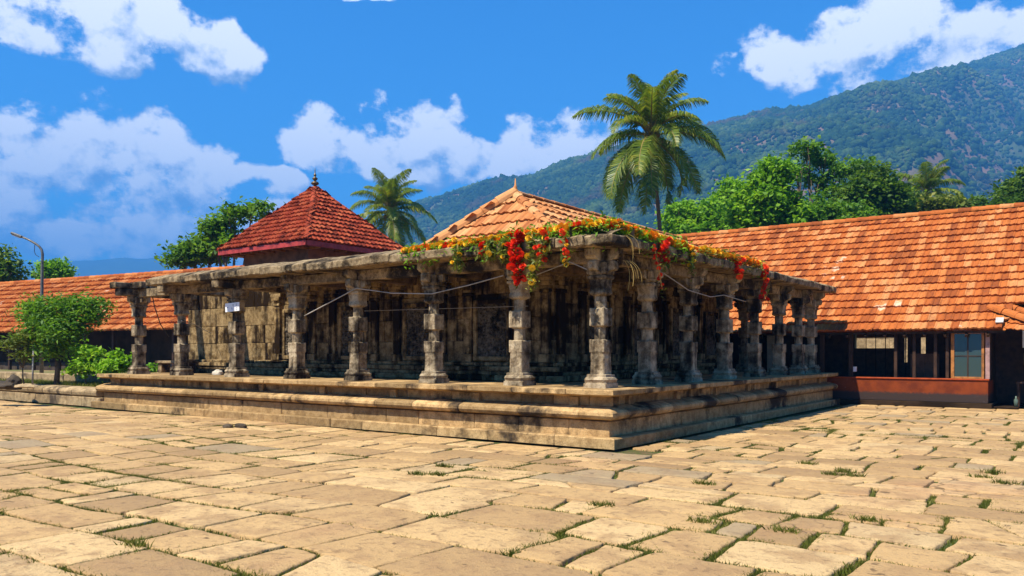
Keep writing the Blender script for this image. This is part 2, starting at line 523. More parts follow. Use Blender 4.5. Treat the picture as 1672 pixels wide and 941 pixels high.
M['leaf_bright'] = leaf_mat('bright_green_leaf', (0.07, 0.18, 0.010), (0.18, 0.37, 0.018), (0.33, 0.50, 0.03), trans=0.42)
M['leaf_mid'] = leaf_mat('mid_green_leaf', (0.045, 0.12, 0.012), (0.12, 0.25, 0.018), (0.23, 0.36, 0.03), trans=0.4)
M['leaf_dark'] = leaf_mat('dark_green_leaf', (0.03, 0.08, 0.010), (0.085, 0.165, 0.016), (0.18, 0.26, 0.022), trans=0.4)
M['leaf_yellow'] = leaf_mat('yellow_green_leaf', (0.06, 0.10, 0.015), (0.15, 0.19, 0.025), (0.28, 0.26, 0.04))
M['frond'] = leaf_mat('palm_frond', (0.06, 0.11, 0.014), (0.17, 0.235, 0.026), (0.40, 0.36, 0.045), trans=0.4, rough=0.38)
M['rachis'] = plain_mat('frond_stalk', (0.28, 0.20, 0.05), 0.6)
M['grass'] = leaf_mat('short_grass', (0.06, 0.078, 0.010), (0.13, 0.15, 0.020), (0.27, 0.24, 0.055))
def forest_mat():
    m, t, b = new_mat('hill_forest_leaf')
    ge = t.n('NewGeometry'); pos = ge.outputs['Position']; rpi = ge.outputs['Random Per Island']
    n1 = t.noise(pos, 0.0065, 5, 0.62); n2 = t.noise(pos, 0.35, 4, 0.6); n3 = t.noise(pos, 0.011, 4, 0.6)
    k = t.math('ADD', t.math('MULTIPLY', rpi, 0.38), t.math('SUBTRACT', t.math('MULTIPLY', n1, 2.1), 0.72), clamp=True)
    col = t.ramp(k, [(0.05, (0.010, 0.026, 0.011)), (0.45, (0.026, 0.058, 0.016)), (0.75, (0.065, 0.105, 0.024)), (1.0, (0.125, 0.155, 0.04))])
    col = t.mix(t.smooth(n3, 0.55, 0.66, 0.0, 0.65), col, (0.095, 0.058, 0.032))
    col = t.mix(t.smooth(n2, 0.35, 0.6, 0.55, 0.0), col, (0.012, 0.024, 0.010))
    t.l(col, b.inputs['Base Color']); b.inputs['Roughness'].default_value = 1.0; b.inputs['Specular IOR Level'].default_value = 0.0
    bp = t.n('Bump'); bp.inputs['Strength'].default_value = 1.0; bp.inputs['Distance'].default_value = 1.2
    t.l(n2, bp.inputs['Height']); t.l(bp.outputs[0], b.inputs['Normal'])
    return m
M['forest'] = forest_mat()
M['marigold'] = leaf_mat('orange_petal', (0.80, 0.22, 0.005), (0.85, 0.30, 0.01), (0.85, 0.40, 0.02), trans=0.2)
M['yellow_petal'] = leaf_mat('yellow_petal', (0.80, 0.42, 0.01), (0.85, 0.52, 0.02), (0.88, 0.60, 0.05), trans=0.2)
M['red_petal'] = leaf_mat('red_petal', (0.62, 0.010, 0.006), (0.78, 0.035, 0.006), (0.80, 0.11, 0.01), trans=0.2)
M['coconut'] = plain_mat('coconut_husk', (0.32, 0.20, 0.04), 0.6)

def paving_mat():
    m, t, b = new_mat('sandstone_slab')
    ge = t.n('NewGeometry'); pos = ge.outputs['Position']; rpi = ge.outputs['Random Per Island']
    n0 = t.noise(pos, 0.28, 4, 0.6); n1 = t.noise(pos, 2.0, 7, 0.65); n2 = t.noise(pos, 11, 7, 0.68); n3 = t.noise(pos, 70, 4, 0.6)
    col = t.ramp(rpi, [(0.0, (0.30, 0.185, 0.080)), (0.22, (0.43, 0.265, 0.110)), (0.6, (0.525, 0.332, 0.138)), (0.9, (0.59, 0.392, 0.175)), (1.0, (0.42, 0.30, 0.150))])
    n6 = t.noise(pos, 0.9, 5, 0.7)
    col = t.mix(t.smooth(n6, 0.50, 0.66, 0.0, 0.50), col, (0.27, 0.165, 0.08))
    col = t.mix(t.smooth(n1, 0.47, 0.62, 0.0, 0.70), col, (0.33, 0.195, 0.085))
    col = t.mix(t.smooth(n0, 0.55, 0.70, 0.0, 0.35), col, (0.40, 0.20, 0.10))
    col = t.mix(t.smooth(n2, 0.52, 0.66, 0.0, 0.65), col, (0.19, 0.115, 0.055))
    n5 = t.noise(pos, 4.3, 3, 0.5)
    col = t.mix(t.smooth(n5, 0.66, 0.71, 0.0, 0.8), col, (0.11, 0.065, 0.03))
    col = t.mix(t.smooth(n3, 0.32, 0.48, 0.40, 0.0), col, (0.22, 0.14, 0.07))
    gs = t.math('MULTIPLY', t.smooth(rpi, 0.955, 0.96), 0.55)
    col = t.mix(gs, col, (0.25, 0.18, 0.105))
    t.l(col, b.inputs['Base Color']); b.inputs['Roughness'].default_value = 0.9
    # chisel marks and cracks
    vo = t.n('TexVoronoi', feature='DISTANCE_TO_EDGE'); vo.inputs['Scale'].default_value = 0.9
    wv = t.n('TexNoise'); t.l(pos, wv.inputs['Vector']); wv.inputs['Scale'].default_value = 3; wv.inputs['Detail'].default_value = 5
    t.l(t.vmath('ADD', pos, t.vmath('SCALE', wv.outputs['Color'], scale=0.45)), vo.inputs['Vector'])
    ck = t.smooth(vo.outputs['Distance'], 0.0, 0.018, 0.0, 1.0)
    msk = t.smooth(n1, 0.42, 0.52)
    crack = t.math('MULTIPLY', t.math('MULTIPLY', t.math('SUBTRACT', 1.0, ck), msk), t.smooth(n0, 0.52, 0.62, 0.0, 0.7))
    col2 = t.mix(t.math('MULTIPLY', crack, 0.75), col, (0.06, 0.045, 0.02))
    t.l(col2, b.inputs['Base Color'])
    h = t.math('ADD', t.math('MULTIPLY', n2, 0.9), t.math('MULTIPLY', n3, 0.25))
    h = t.math('ADD', h, t.math('MULTIPLY', n1, 1.2))
    h = t.math('SUBTRACT', h, t.math('MULTIPLY', crack, 0.8))
    bp = t.n('Bump'); bp.inputs['Strength'].default_value = 0.75; bp.inputs['Distance'].default_value = 0.035
    t.l(h, bp.inputs['Height']); t.l(bp.outputs[0], b.inputs['Normal'])
    return m
M['paving'] = paving_mat()
def soil_mat(name, a, bcol, g, lo=0.45, hi=0.6, gscale=0.8):
    m, t, b = new_mat(name)
    ge = t.n('NewGeometry'); pos = ge.outputs['Position']
    n1 = t.noise(pos, gscale, 6, 0.65); n2 = t.noise(pos, 14, 6, 0.65)
    col = t.mix(t.smooth(n2, 0.35, 0.65), a, bcol)
    col = t.mix(t.smooth(t.math('ADD', n1, t.math('MULTIPLY', t.math('SUBTRACT', n2, .5), .4)), lo, hi), col, g)
    t.l(col, b.inputs['Base Color']); b.inputs['Roughness'].default_value = 0.95
    bp = t.n('Bump'); bp.inputs['Strength'].default_value = 0.6; bp.inputs['Distance'].default_value = 0.03
    t.l(n2, bp.inputs['Height']); t.l(bp.outputs[0], b.inputs['Normal'])
    return m
M['soil'] = soil_mat('joint_soil', (0.10, 0.065, 0.028), (0.17, 0.11, 0.045), (0.055, 0.075, 0.014), 0.36, 0.52)
M['bed_soil'] = soil_mat('bed_soil', (0.20, 0.13, 0.06), (0.34, 0.24, 0.12), (0.10, 0.12, 0.03), 0.45, 0.6)
M['land'] = soil_mat('far_land', (0.09, 0.08, 0.035), (0.12, 0.10, 0.05), (0.035, 0.06, 0.018), 0.35, 0.5, 0.02)
M['hill'] = soil_mat('hill_earth', (0.20, 0.105, 0.07), (0.12, 0.085, 0.05), (0.045, 0.07, 0.022), 0.42, 0.58, 0.012)
M['far_hill'] = soil_mat('far_hill_forest', (0.03, 0.05, 0.02), (0.045, 0.07, 0.025), (0.025, 0.042, 0.016), 0.4, 0.6, 0.004)

rng = np.random.default_rng(7)
rnd = random.Random(11)

# ================================================================== GROUND
def disc(name, rad, z, mat, kind='structure'):
    V = [(CAM[0], CAM[1], z)] + [(CAM[0] + rad * math.cos(2 * PI * k / 64), CAM[1] + rad * math.sin(2 * PI * k / 64), z) for k in range(64)]
    mb = MB(); mb.add(V, [(0, 1 + k, 1 + (k + 1) % 64) for k in range(64)])
    return tag(mb.build(name, mat, fix=False), kind=kind)
disc('ground', 5600, -0.075, M['land'])
mb = MB(); mb.box(-46, 18, -17, 15.4, -0.074, -0.045)
tag(mb.build('courtyard_bed', M['soil']), kind='structure')

# ---- irregular stone slabs
def paving():
    V = []; F4 = []; edges = []
    y = -16.0
    warp_s = 0.16
    def wpt(P):
        P3 = np.c_[P, np.zeros(len(P))]
        dx = vnoise(P3 * warp_s + 3.1, 5) * 0.40; dy = vnoise(P3 * warp_s + 9.7, 6) * 0.40
        dx += vnoise(P3 * 0.9 + 1.3, 15) * 0.06; dy += vnoise(P3 * 0.9 + 5.7, 16) * 0.06
        return np.c_[P[:, 0] + dx, P[:, 1] + dy]
    def slab(x0, x1, y0, y1, k0=0.0, k1=0.0, cracked=True):
        """k0, k1: skew of the left and right joints"""
        if cracked and x1 - x0 > .55 and rnd.random() < 0.16:
            t0, t1 = rnd.uniform(.3, .7), rnd.uniform(.3, .7)
            xm = x0 + (x1 - x0) * (t0 + t1) / 2; km = (t1 - t0) * (x1 - x0) / 2
            slab(x0, xm, y0, y1, k0, km, False); slab(xm, x1, y0, y1, km, k1, False); return
        cx, cy = (x0 + x1) / 2, (y0 + y1) / 2
        g = 0.014 + 0.020 * rnd.random()
        if rnd.random() < 0.14: g += 0.03
        if x1 - x0 < .14 or y1 - y0 < .14: return
        c = [(x0 - k0 + g, y0 + g), (x1 - k1 - g, y0 + g), (x1 + k1 - g, y1 - g), (x0 + k0 + g, y1 - g)]
        jt = 0.028
        c = [(a + rnd.uniform(-jt, jt) * .7, b + rnd.uniform(-jt, jt)) for a, b in c]
        pts = []
        for k in range(4):
            a = np.array(c[k]); b = np.array(c[(k + 1) % 4]); n = 9
            cut = rnd.random() < 0.16
            for i in range(n):
                t = i / n
                q = a + (b - a) * t
                if i == 0 :
                    ctr = np.array([cx, cy]); d = ctr - q; q = q + d / np.linalg.norm(d) * (0.010 + (0.13 * rnd.random() if rnd.random() < 0.16 else 0.0))
                pts.append(q)
        pts = np.array(pts)
        n = len(pts)
        ctr = pts.mean(0)
        nz = vnoise(np.c_[pts * 5.3, np.full(n, rnd.random() * 50)], 3) * 0.022 + vnoise(np.c_[pts * 15, np.full(n, rnd.random() * 50)], 4) * 0.011
        d = pts - ctr; L = np.linalg.norm(d, axis=1, keepdims=True)
        pts = pts + d / L * nz[:, None]
        pw = wpt(pts)
        cw = pw.mean(0)
        if cw[0] < 0.35 and cw[1] > -0.02 - 0.35 and cw[0] < 0.12 and cw[1] > 0.0: return
        zt = rnd.uniform(-0.008, 0.005); tx, ty = rnd.uniform(-.006, .006), rnd.uniform(-.006, .006)
        def zz(P, k): return zt + (P[:, 0] - cw[0]) * tx + (P[:, 1] - cw[1]) * ty + k
        dd = pw - cw; LL = np.linalg.norm(dd, axis=1, keepdims=True); u = dd / LL
        r0 = np.c_[pw + u * 0.004, np.full(n, -0.07)]
        r1 = np.c_[pw, zz(pw, -0.010)]
        p2 = pw - u * 0.009; r2 = np.c_[p2, zz(p2, -0.003)]
        p3 = pw - u * 0.028; r3 = np.c_[p3, zz(p3, 0.0)]
        p4 = cw + (pw - cw) * 0.5; nzz = vnoise(np.c_[p4 * 3, np.zeros(n)], 9) * 0.004
        r4 = np.c_[p4, zz(p4, 0.001) + nzz]
        b0 = len(V)
        V.extend(r0); V.extend(r1); V.extend(r2); V.extend(r3); V.extend(r4)
        V.append(np.array([cw[0], cw[1], zt + 0.001]))
        for r in range(4):
            for i in range(n):
                j = (i + 1) % n
                F4.append((b0 + r * n + i, b0 + r * n + j, b0 + (r + 1) * n + j, b0 + (r + 1) * n + i))
        cidx = b0 + 5 * n
        for i in range(0, n, 2):
            F4.append((b0 + 4 * n + i, b0 + 4 * n + (i + 1) % n, b0 + 4 * n + (i + 2) % n, cidx))
        edges.append(np.c_[pw + u * 0.02, np.arange(n)])
    while y < 15.6:
        near = y < -3.5
        h = rnd.uniform(0.62, 1.0) if near else rnd.uniform(0.42, 0.85)
        x = -46 + rnd.random(); kp = 0.0
        lim = 17.5 if True else 0
        while x < lim:
            l = rnd.uniform(0.75, 1.5) if near else rnd.uniform(0.5, 1.3)
            q = rnd.random(); kn = rnd.uniform(-.07, .07) if rnd.random() < .5 else rnd.uniform(-.02, .02)
            if y > -1.0: kn = 0.0
            keep = not (x + l < 0.25 and y > -0.45) and y < 15.2
            if y > -0.45 and x < 0.10 < x + l:
                x0 = 0.10
            else:
                x0 = x
            if y < 0.0 < y + h and x < 0:
                y1 = 0.02 - 0.05
            else:
                y1 = y + h
            if keep and y1 - y > 0.2:
                if q < 0.14 and h > .7:
                    s = rnd.uniform(.35, .65) * (y1 - y)
                    slab(x0, x + l, y, y + s, kp, kn); slab(x0, x + l, y + s, y1, kp, kn)
                elif q < 0.20 and l > 1.1:
                    s = rnd.uniform(.35, .65) * l
                    slab(x0, x + s, y, y1, kp, 0); slab(x + s, x + l, y, y1, 0, kn)
                elif q < 0.997:
                    slab(x0, x + l, y, y1, kp, kn)
            kp = kn; x += l
        y += h
    return np.array(V), np.array(F4), edges
PV, PF, PE = paving()
tag(mesh_np('paving', PV, PF, M['paving']), kind='structure')

# ---- grass growing in the joints
def blades(points, hmin, hmax, wid, seed):
    r = np.random.default_rng(seed)
    n = len(points)
    a = r.uniform(0, 2 * PI, n); h = r.uniform(hmin, hmax, n); wd = wid * r.uniform(.6, 1.4, n)
    s = np.c_[np.cos(a), np.sin(a), np.zeros(n)]
    b = r.uniform(0, 2 * PI, n); ln = r.uniform(.1, .9, n) * h
    tip = points + np.c_[np.cos(b) * ln, np.sin(b) * ln, h]
    mid = points + np.c_[np.cos(b) * ln * .35, np.sin(b) * ln * .35, h * .55]
    V = np.stack([points - s * wd[:, None], points + s * wd[:, None], mid + s * wd[:, None] * .7, tip, mid - s * wd[:, None] * .7], 1)
    base = np.arange(n)[:, None] * 5
    return V.reshape(-1, 3), base + np.array([[0, 1, 2, 3, 4]])
def joint_grass():
    P = np.concatenate([e[:, :2] for e in PE])
    d = np.linalg.norm(P - CAM[:2], axis=1)
    keep = (d < 26) & (P[:, 0] > -24)
    P = P[keep]; d = d[keep]
    m = fbm(np.c_[P * 0.55, np.zeros(len(P))], 3, 21) + 0.5 * vnoise(np.c_[P * 2.6, np.zeros(len(P))], 8)
    out = []
    for lo, k, hh in ((-0.35, 3, 0), (0.12, 9, 0), (0.60, 24, 1)):
        Q = P[m > lo]; dq = d[m > lo]
        kk = k
        rep = np.repeat(Q, kk, 0)
        r = np.random.default_rng(k)
        rep = rep + r.normal(0, 0.045 if hh else 0.028, rep.shape)
        out.append((rep, hh))
    V = []; F = []; b = 0
    for i, (q, hh) in enumerate(out):
        v, f = blades(np.c_[q, np.full(len(q), -0.045)], 0.03, 0.070 if hh else 0.053, 0.006, 40 + i)
        V.append(v); F.append(f + b); b += len(v)
    return np.concatenate(V), np.concatenate(F)
gv, gf = joint_grass()
tag(mesh_np('joint_grass', gv, gf, M['grass']), 'short green grass and moss growing in the joints between the courtyard slabs', 'grass', kind='stuff')
# taller tufts one can count
tufts = [(1320, 758), (1380, 770), (1415, 850), (1620, 772), (1600, 780), (725, 762), (680, 775), (715, 776), (985, 826), (1150, 790), (1145, 853), (1360, 775), (1280, 868), (220, 892), (1395, 778), (1680 - 40, 790)]
tuft_labels = ['tuft of grass between the slabs at the far right, left one of a pair', 'tuft of grass between the slabs at the far right, right one of a pair',
 'grass clump filling a gap at the foot of a narrow slab on the right', 'grass tuft nearest the right edge of the photo', 'low grass tuft beside the one nearest the right edge',
 'flat grass tuft in a joint in the middle of the yard, farthest from the camera', 'grass tuft leftmost of the three in mid courtyard', 'grass tuft between the other two in mid courtyard',
 'single small grass tuft in the joints below the platform corner', 'grass strip along the broken edge of a slab right of centre', 'dark small tuft below the broken slab right of centre',
 'tuft of grass where two joints cross right of centre', 'grass tuft in the right foreground among pale slabs', 'grass tuft in a joint in the left foreground',
 'tuft of grass joining the crossing joints right of centre', 'grass tuft against the paving at the right margin']
for i, ((px, py), lb) in enumerate(zip(tufts, tuft_labels)):
    D = FPX * EYE / (py - 575)
    c = at(px, 575, D); c[2] = -0.02
    n = 150
    q = np.c_[np.clip(rng.normal(0, .075, n), -.14, .14) + c[0], np.clip(rng.normal(0, .04, n), -.08, .08) + c[1], np.full(n, -0.04)]
    v, f = blades(q, 0.04, 0.11, 0.007, 80 + i)
    tag(mesh_np('grass_tuft', v, f, M['grass'], origin=c), lb, 'grass tuft', 'grass tufts in the paving joints')

# ================================================================== PAVILION
pav = empty('stone_pavilion', (0, 0, 0), 'old weathered stone temple hall with carved columns on a moulded platform', 'temple hall')
XL, YR = 17.6, 14.55

def sweep_blocks(mb, side, s0, s1, prof, lmin, lmax, mitre0=True, jit=0.006, nz=0.004, seed=0, gap=0.004, nscale=7.0, zj=0.0, mid=2, mitre1=0.0):
    """one course of separate stone blocks with the given (outward, height) section, along one side of the platform"""
    r = random.Random(seed)
    prof = np.array(prof, float)
    c = prof.mean(0)
    s = s0; first = True
    while s < s1 - 1e-6:
        l = r.uniform(lmin, lmax)
        e = min(s + l, s1)
        if s1 - e < lmin * .5: e = s1
        a, b = s + (0 if first else gap), e - (0 if e >= s1 else gap)
        o = r.uniform(-jit, jit); dz = r.uniform(-zj, zj)
        secs = []
        bv = 0.018
        def shr(k):
            d = prof - c
            L = np.linalg.norm(d, axis=1, keepdims=True)
            return prof - d / L * k
        mt = first and mitre0
        if not mt: secs.append((a, shr(0.014)))
        secs.append((a + (0 if mt else bv), prof))
        for k in range(1, mid + 1):
            secs.append((a + (b - a) * k / (mid + 1), prof))
        secs.append((b - bv, prof)); secs.append((b, shr(0.014)))
        V = []
        for k, (ss, pf) in enumerate(secs):
            for (ou, z) in pf:
                oo = ou + (0 if mt else o)
                m = ou if (mt and k == 0) else 0.0
                if side == 'L': V.append((-ss + m, -oo, z + dz))
                else: V.append((oo, ss - m, z + dz))
        V = np.array(V)
        dn = np.stack([vnoise(V * nscale + 40.3 * q + (0 if mt else 3 * seed), 60 + q) for q in range(3)], -1) * nz
        if mt: dn[:len(prof)] = 0
        V = V + dn
        n = len(prof); F = []
        for k in range(len(secs) - 1):
            for i in range(n):
                j = (i + 1) % n
                F.append((k * n + i, k * n + j, (k + 1) * n + j, (k + 1) * n + i))
        if not mt: F.append(tuple(range(n))[::-1])
        F.append(tuple((len(secs) - 1) * n + i for i in range(n)))
        mb.add(V, F)
        s = e; first = False

core = MB()
core.box(-XL + .3, -0.45, 0.45, YR - .06, -0.02, 0.955)
platform = core.build('platform', M['plinth'], pav)
back = -0.6
courses = [
    ('platform_step', [(back, 0.0), (back, .175), (-0.018, .18), (0, .165), (0, 0.0)], 0.9, 2.4, XL + .15),
    ('platform_course', [(back, .18), (back, .45), (-.235, .45), (-.22, .435), (-.215, .18)], 0.8, 1.7, XL - .2),
    ('platform_moulding', [(back, .475), (back, .72), (-.33, .70), (-.20, .665), (-.10, .635), (-.065, .60), (-.06, .55), (-.09, .50), (-.15, .475)], 0.5, 1.5, XL + .02),
    ('platform_recess', [(back, .70), (back, .86), (-.38, .86), (-.39, .70)], 0.5, 1.3, XL - .25),
    ('platform_slab', [(-2.2, .93), (-2.2, 1.0), (-.065, 1.0), (-.05, .99), (-.05, .915), (-.07, .90), (-.22, .872), (-.40, .862), (-.42, .93)], 0.8, 1.8, XL - .1)]
for nm, pf, a, b, xl in courses:
    mb = MB()
    sweep_blocks(mb, 'L', 0, xl, pf, a, b, seed=hash(nm) % 97 if False else len(nm) * 3)
    sweep_blocks(mb, 'R', 0, YR, pf, a, b, seed=len(nm) * 3 + 1)
    mb.build(nm, M['plinth'], platform)
# little kantha blocks in the recess
mb = MB()
for s in np.arange(1.0, XL - .5, 2.25):
    mb = MB(); mb.box(-s - .09, -s + .09, 0.31, 0.40, .68, .858, .006); mb.build('recess_block', M['plinth'], platform)
for s in np.arange(1.2, YR - .5, 2.05):
    mb = MB(); mb.box(-0.40, -0.31, s - .09, s + .09, .68, .858, .006); mb.build('recess_block', M['plinth'], platform)
mb = MB(); mb.box(-XL + .25, -1.95, 1.95, YR - .1, 0.9, 0.992)
mb.build('platform_floor', M['plinth'], platform)

# ---- column
def ring(hw, ch, sub=4):
    """chamfered square outline, ch = chamfer; an octagon when ch = hw*0.586"""
    p = [(hw - ch, -hw), (hw, -hw + ch), (hw, hw - ch), (hw - ch, hw), (-hw + ch, hw), (-hw, hw - ch), (-hw, -hw + ch), (-hw + ch, -hw)]
    out = []
    for i in range(8):
        a = np.array(p[i - 1]); b = np.array(p[i])
        for k in range(sub):
            out.append(a + (b - a) * k / sub)
    return np.array(out)
def stack(prof, seed, amp=0.003, relief=()):
    V = []; n = None
    zs = []
    for i, (z, hw, ch) in enumerate(prof):
        if i and z - prof[i - 1][0] > 0.05:
            z0, h0, c0 = prof[i - 1]
            m = int((z - z0) / 0.04)
            for k in range(1, m):
                t = k / m; zs.append((z0 + (z - z0) * t, h0 + (hw - h0) * t, c0 + (ch - c0) * t))
        zs.append((z, hw, ch))
    for z, hw, ch in zs:
        rg = ring(hw, ch); n = len(rg)
        V.append(np.c_[rg, np.full(n, z)])
    V = np.concatenate(V)
    nrm = np.c_[V[:, :2], np.zeros(len(V))]; nrm /= np.linalg.norm(nrm, axis=1, keepdims=True) + 1e-9
    d = fbm(V * 9 + seed * 3.3, 3, seed) * amp
    for z0, z1, a in relief:
        mk = (V[:, 2] > z0) & (V[:, 2] < z1)
        d[mk] += a * (np.abs(vnoise(V[mk] * 17 + seed, seed + 5)) - 0.35)
    V = V + nrm * d[:, None]
    F = []
    for k in range(len(zs) - 1):
        for i in range(n):
            j = (i + 1) % n
            F.append((k * n + i, k * n + j, (k + 1) * n + j, (k + 1) * n + i))
    F.append(tuple(range(n))[::-1]); F.append(tuple((len(zs) - 1) * n + i for i in range(n)))
    return V, F
O = 0.586
def make_column(seed, long_beam):
    mb = MB()
    q, b = 0.152, 0.106
    prof = [(0.20, q * .97, .02), (0.24, q * .98, .02), (0.62, q * .93, .02), (0.66, q, .02), (0.855, q * .97, .02), (0.86, q * .95, .02), (0.885, b * 1.02, b * O), (1.10, b, b * O), (1.125, q * .97, .025), (1.14, q, .025),
            (1.42, q * .98, .025), (1.435, q * .95, .03), (1.455, b, b * O), (1.66, b * .98, b * O), (1.69, b * 1.05, b * O)]
    V, F = stack(prof, seed, 0.003, ((.29, .60, .016), (.68, .84, .012), (1.17, 1.39, .014)))
    mb.add(V, F)
    # raised corner fillets on the carved blocks
    for z0, z1 in ((.64, .88), (1.12, 1.45)):
        for sx in (-1, 1):
            for sy in (-1, 1):
                mb.box(sx * (q - .025) - .028, sx * (q - .025) + .028, sy * (q - .025) - .028, sy * (q - .025) + .028, z0, z1, .01)
    col = mb.build('column', M['column'], None)
    col.parent = pav
    mb = MB()
    pf = [(0.0, .235, .012), (0.085, .232, .012), (0.09, .215, .02), (0.115, .225, .04), (0.15, .245, .06), (0.185, .225, .05), (0.20, .20, .03), (0.245, .195, .03), (0.25, .17, .03)]
    V, F = stack(pf, seed + 3, 0.004, ((.10, .19, .012),)); mb.add(V, F)
    mb.build('column_base', M['column'], col)
    mb = MB()
    pf = [(1.67, b * 1.1, b * O), (1.69, .150, .03), (1.72, .165, .03), (1.76, .158, .03), (1.80, .148, .02), (1.96, .162, .02), (1.98, .185, .02), (2.02, .19, .02), (2.035, .165, .04), (2.06, .19, .02), (2.10, .20, .02)]
    V, F = stack(pf, seed + 4, 0.003, ((1.79, 1.96, .012),)); mb.add(V, F)
    mb.build('capital', M['column'], col)
    mb = MB()
    lowp = np.array([(0, 0.0), (.17, 0.0), (.20, .010), (.215, .03), (.29, .045), (.315, .07), (.32, .19), (.31, .205), (0, .205)])
    upp = np.array([(0, .212), (.27, .212), (.28, .235), (.345, .25), (.36, .275), (.39, .29), (.40, .31), (.40, .43), (0, .43)])
    for k in range(4):
        a = k * PI / 2
        dv = np.array([math.cos(a), math.sin(a), 0]); sv = np.array([-math.sin(a), math.cos(a), 0])
        z0 = 2.075 + (0.003 if k % 2 else 0)
        for arm, wd in ((lowp, .088), (upp, .112)):
            wd = wd - (.004 if k % 2 else 0)
            n = len(arm); V = []
            for sg in (-1, 1):
                for s, z in arm:
                    V.append(dv * s + sv * wd * sg + np.array([0, 0, z0 + z * (0.99 if k % 2 else 1)]))
            F = [tuple(range(n))[::-1], tuple(range(n, 2 * n))] + [(i, (i + 1) % n, n + (i + 1) % n, n + i) for i in range(n)]
            mb.add(V, F)
        # carved scroll and petals on the end of the arm
        P = []
        for i in range(26):
            t = i / 25; ang = t * 4.2 * PI; rr = .062 * (1 - t * .85)
            P.append(dv * .322 + sv * rr * math.cos(ang) + np.array([0, 0, z0 + .125 + rr * math.sin(ang)]))
        mb.tube(P, 0.011, 6)
        for i in (-1, 0, 1):
            mb.obox(dv * .402 + sv * i * .066 + np.array([0, 0, z0 + .365]), dv, sv, UP, .026, .044, .09, .008)
    for qx in (-1, 1):
        for qy in (-1, 1):
            mb.box(qx * .09, qx * .19, qy * .09, qy * .19, 2.09, 2.27, .015)
    V = np.array(mb.v)
    mb.v = [tuple(x) for x in V + np.stack([vnoise(V * 9 + 9 * k + seed, 70 + k) for k in range(3)], -1) * 0.003]
    mb.build('bracket', M['column'], col)
    return col
protos = [make_column(s, False) for s in (3, 21, 44)]
LX = [-2.52, -4.75, -7.06, -9.21, -11.64, -14.2, -16.46]
RY = [2.72, 4.72, 6.84, 8.93, 10.94, 12.75, 14.05]
spots = [(-.72, .80, 0)] + [(x, .78, i % 4) for i, x in enumerate(LX)] + [(-.75, y, (i + 1) % 4) for i, y in enumerate(RY)]
spots += [(-2.8 - 2.3 * i, 13.8, i % 4) for i in range(6)]
for i, (x, y, rq) in enumerate(spots):
    pr = protos[i % 3]
    c = pr if i < 3 else copy_tree(pr, pav)
    c.location = (x, y, 1.0)
    c.rotation_euler = (0, 0, rq * PI / 2)

# ---- beams, eave and ceiling
mb = MB()
xs = [-.05] + [(a + b) / 2 for a, b in zip(LX[:-1], LX[1:])]
for a, b in zip([-.35, -.72] + LX[:-1], [-.72] + LX):
    if a == -.35: continue
    mb.box(b + .004, a - .004, .645 + rnd.uniform(-.01, .01), .915, 3.268, 3.495, .015)
ys = [.80] + RY
for a, b in zip(ys[:-1], ys[1:]):
    mb.box(-.885, -.615 + rnd.uniform(-.01, .01), a + .14 if a == .8 else a + .004, b - .004, 3.268, 3.495, .015)
mb.box(-16.95, LX[-1] + .3, .66, .90, 3.272, 3.49, .015)
mb.warp(0.008, 3.0, 5)
mb.build('beam', M['eave'], pav)
for x in LX[-3:]:
    mb = MB(); mb.box(x - .15, x + .15, .12, 2.62, 3.29, 3.498, .02); mb.warp(.012, 3, 8)
    mb.build('cross_beam', M['eave'], pav)
mb = MB(); mb.box(LX[-1] - .16, LX[-1] + .14, -0.02, 2.6, 3.50, 3.68, .02); mb.box(-16.95, -15.85, .5, .82, 3.50, 3.70, .02); mb.warp(.012, 3, 9)
mb.build('broken_beam', M['eave'], pav)
mb = MB()
# separate eave stones, sloping weathered tops
def eave_prof(k):
    return [(-.98, 3.503), (-.98, 3.89), (-.80, 3.875), (-.55, 3.82), (-.32, 3.755), (-.17, 3.70), (-.10, 3.68), (-.085, 3.66), (-.09, 3.53), (-.12, 3.503)]
sweep_blocks(mb, 'L', 0, 14.9, eave_prof(0), .55, 1.0, jit=.016, nz=.020, seed=4, nscale=4.2, zj=.012, mid=4)
sweep_blocks(mb, 'R', 0, YR - .1, eave_prof(0), .5, 1.0, jit=.016, nz=.020, seed=9, nscale=4.2, zj=.012, mid=4)
eave = mb.build('eave', M['eave'], pav)
mb = MB()
mb.box(-2.0, -.97, .97, YR - .15, 3.507, 3.80)
mb.box(-11.9, -2.0, .97, 13.9, 3.507, 3.80)
mb.box(-17.2, -11.9, 2.62, 12.4, 3.52, 3.78)
mb.build('ceiling_slab', M['ceil'], pav)
# narrow cross beams under the ceiling
mb = MB()
for x in LX[:4]:
    mb = MB(); mb.box(x - .12, x + .12, .93, 2.6, 3.29, 3.504, .015); mb.build('ceiling_beam', M['ceil'], pav)
for y in RY[:5]:
    mb = MB(); mb.box(-2.9, -.90, y - .12, y + .12, 3.29, 3.504, .015); mb.build('ceiling_beam', M['ceil'], pav)

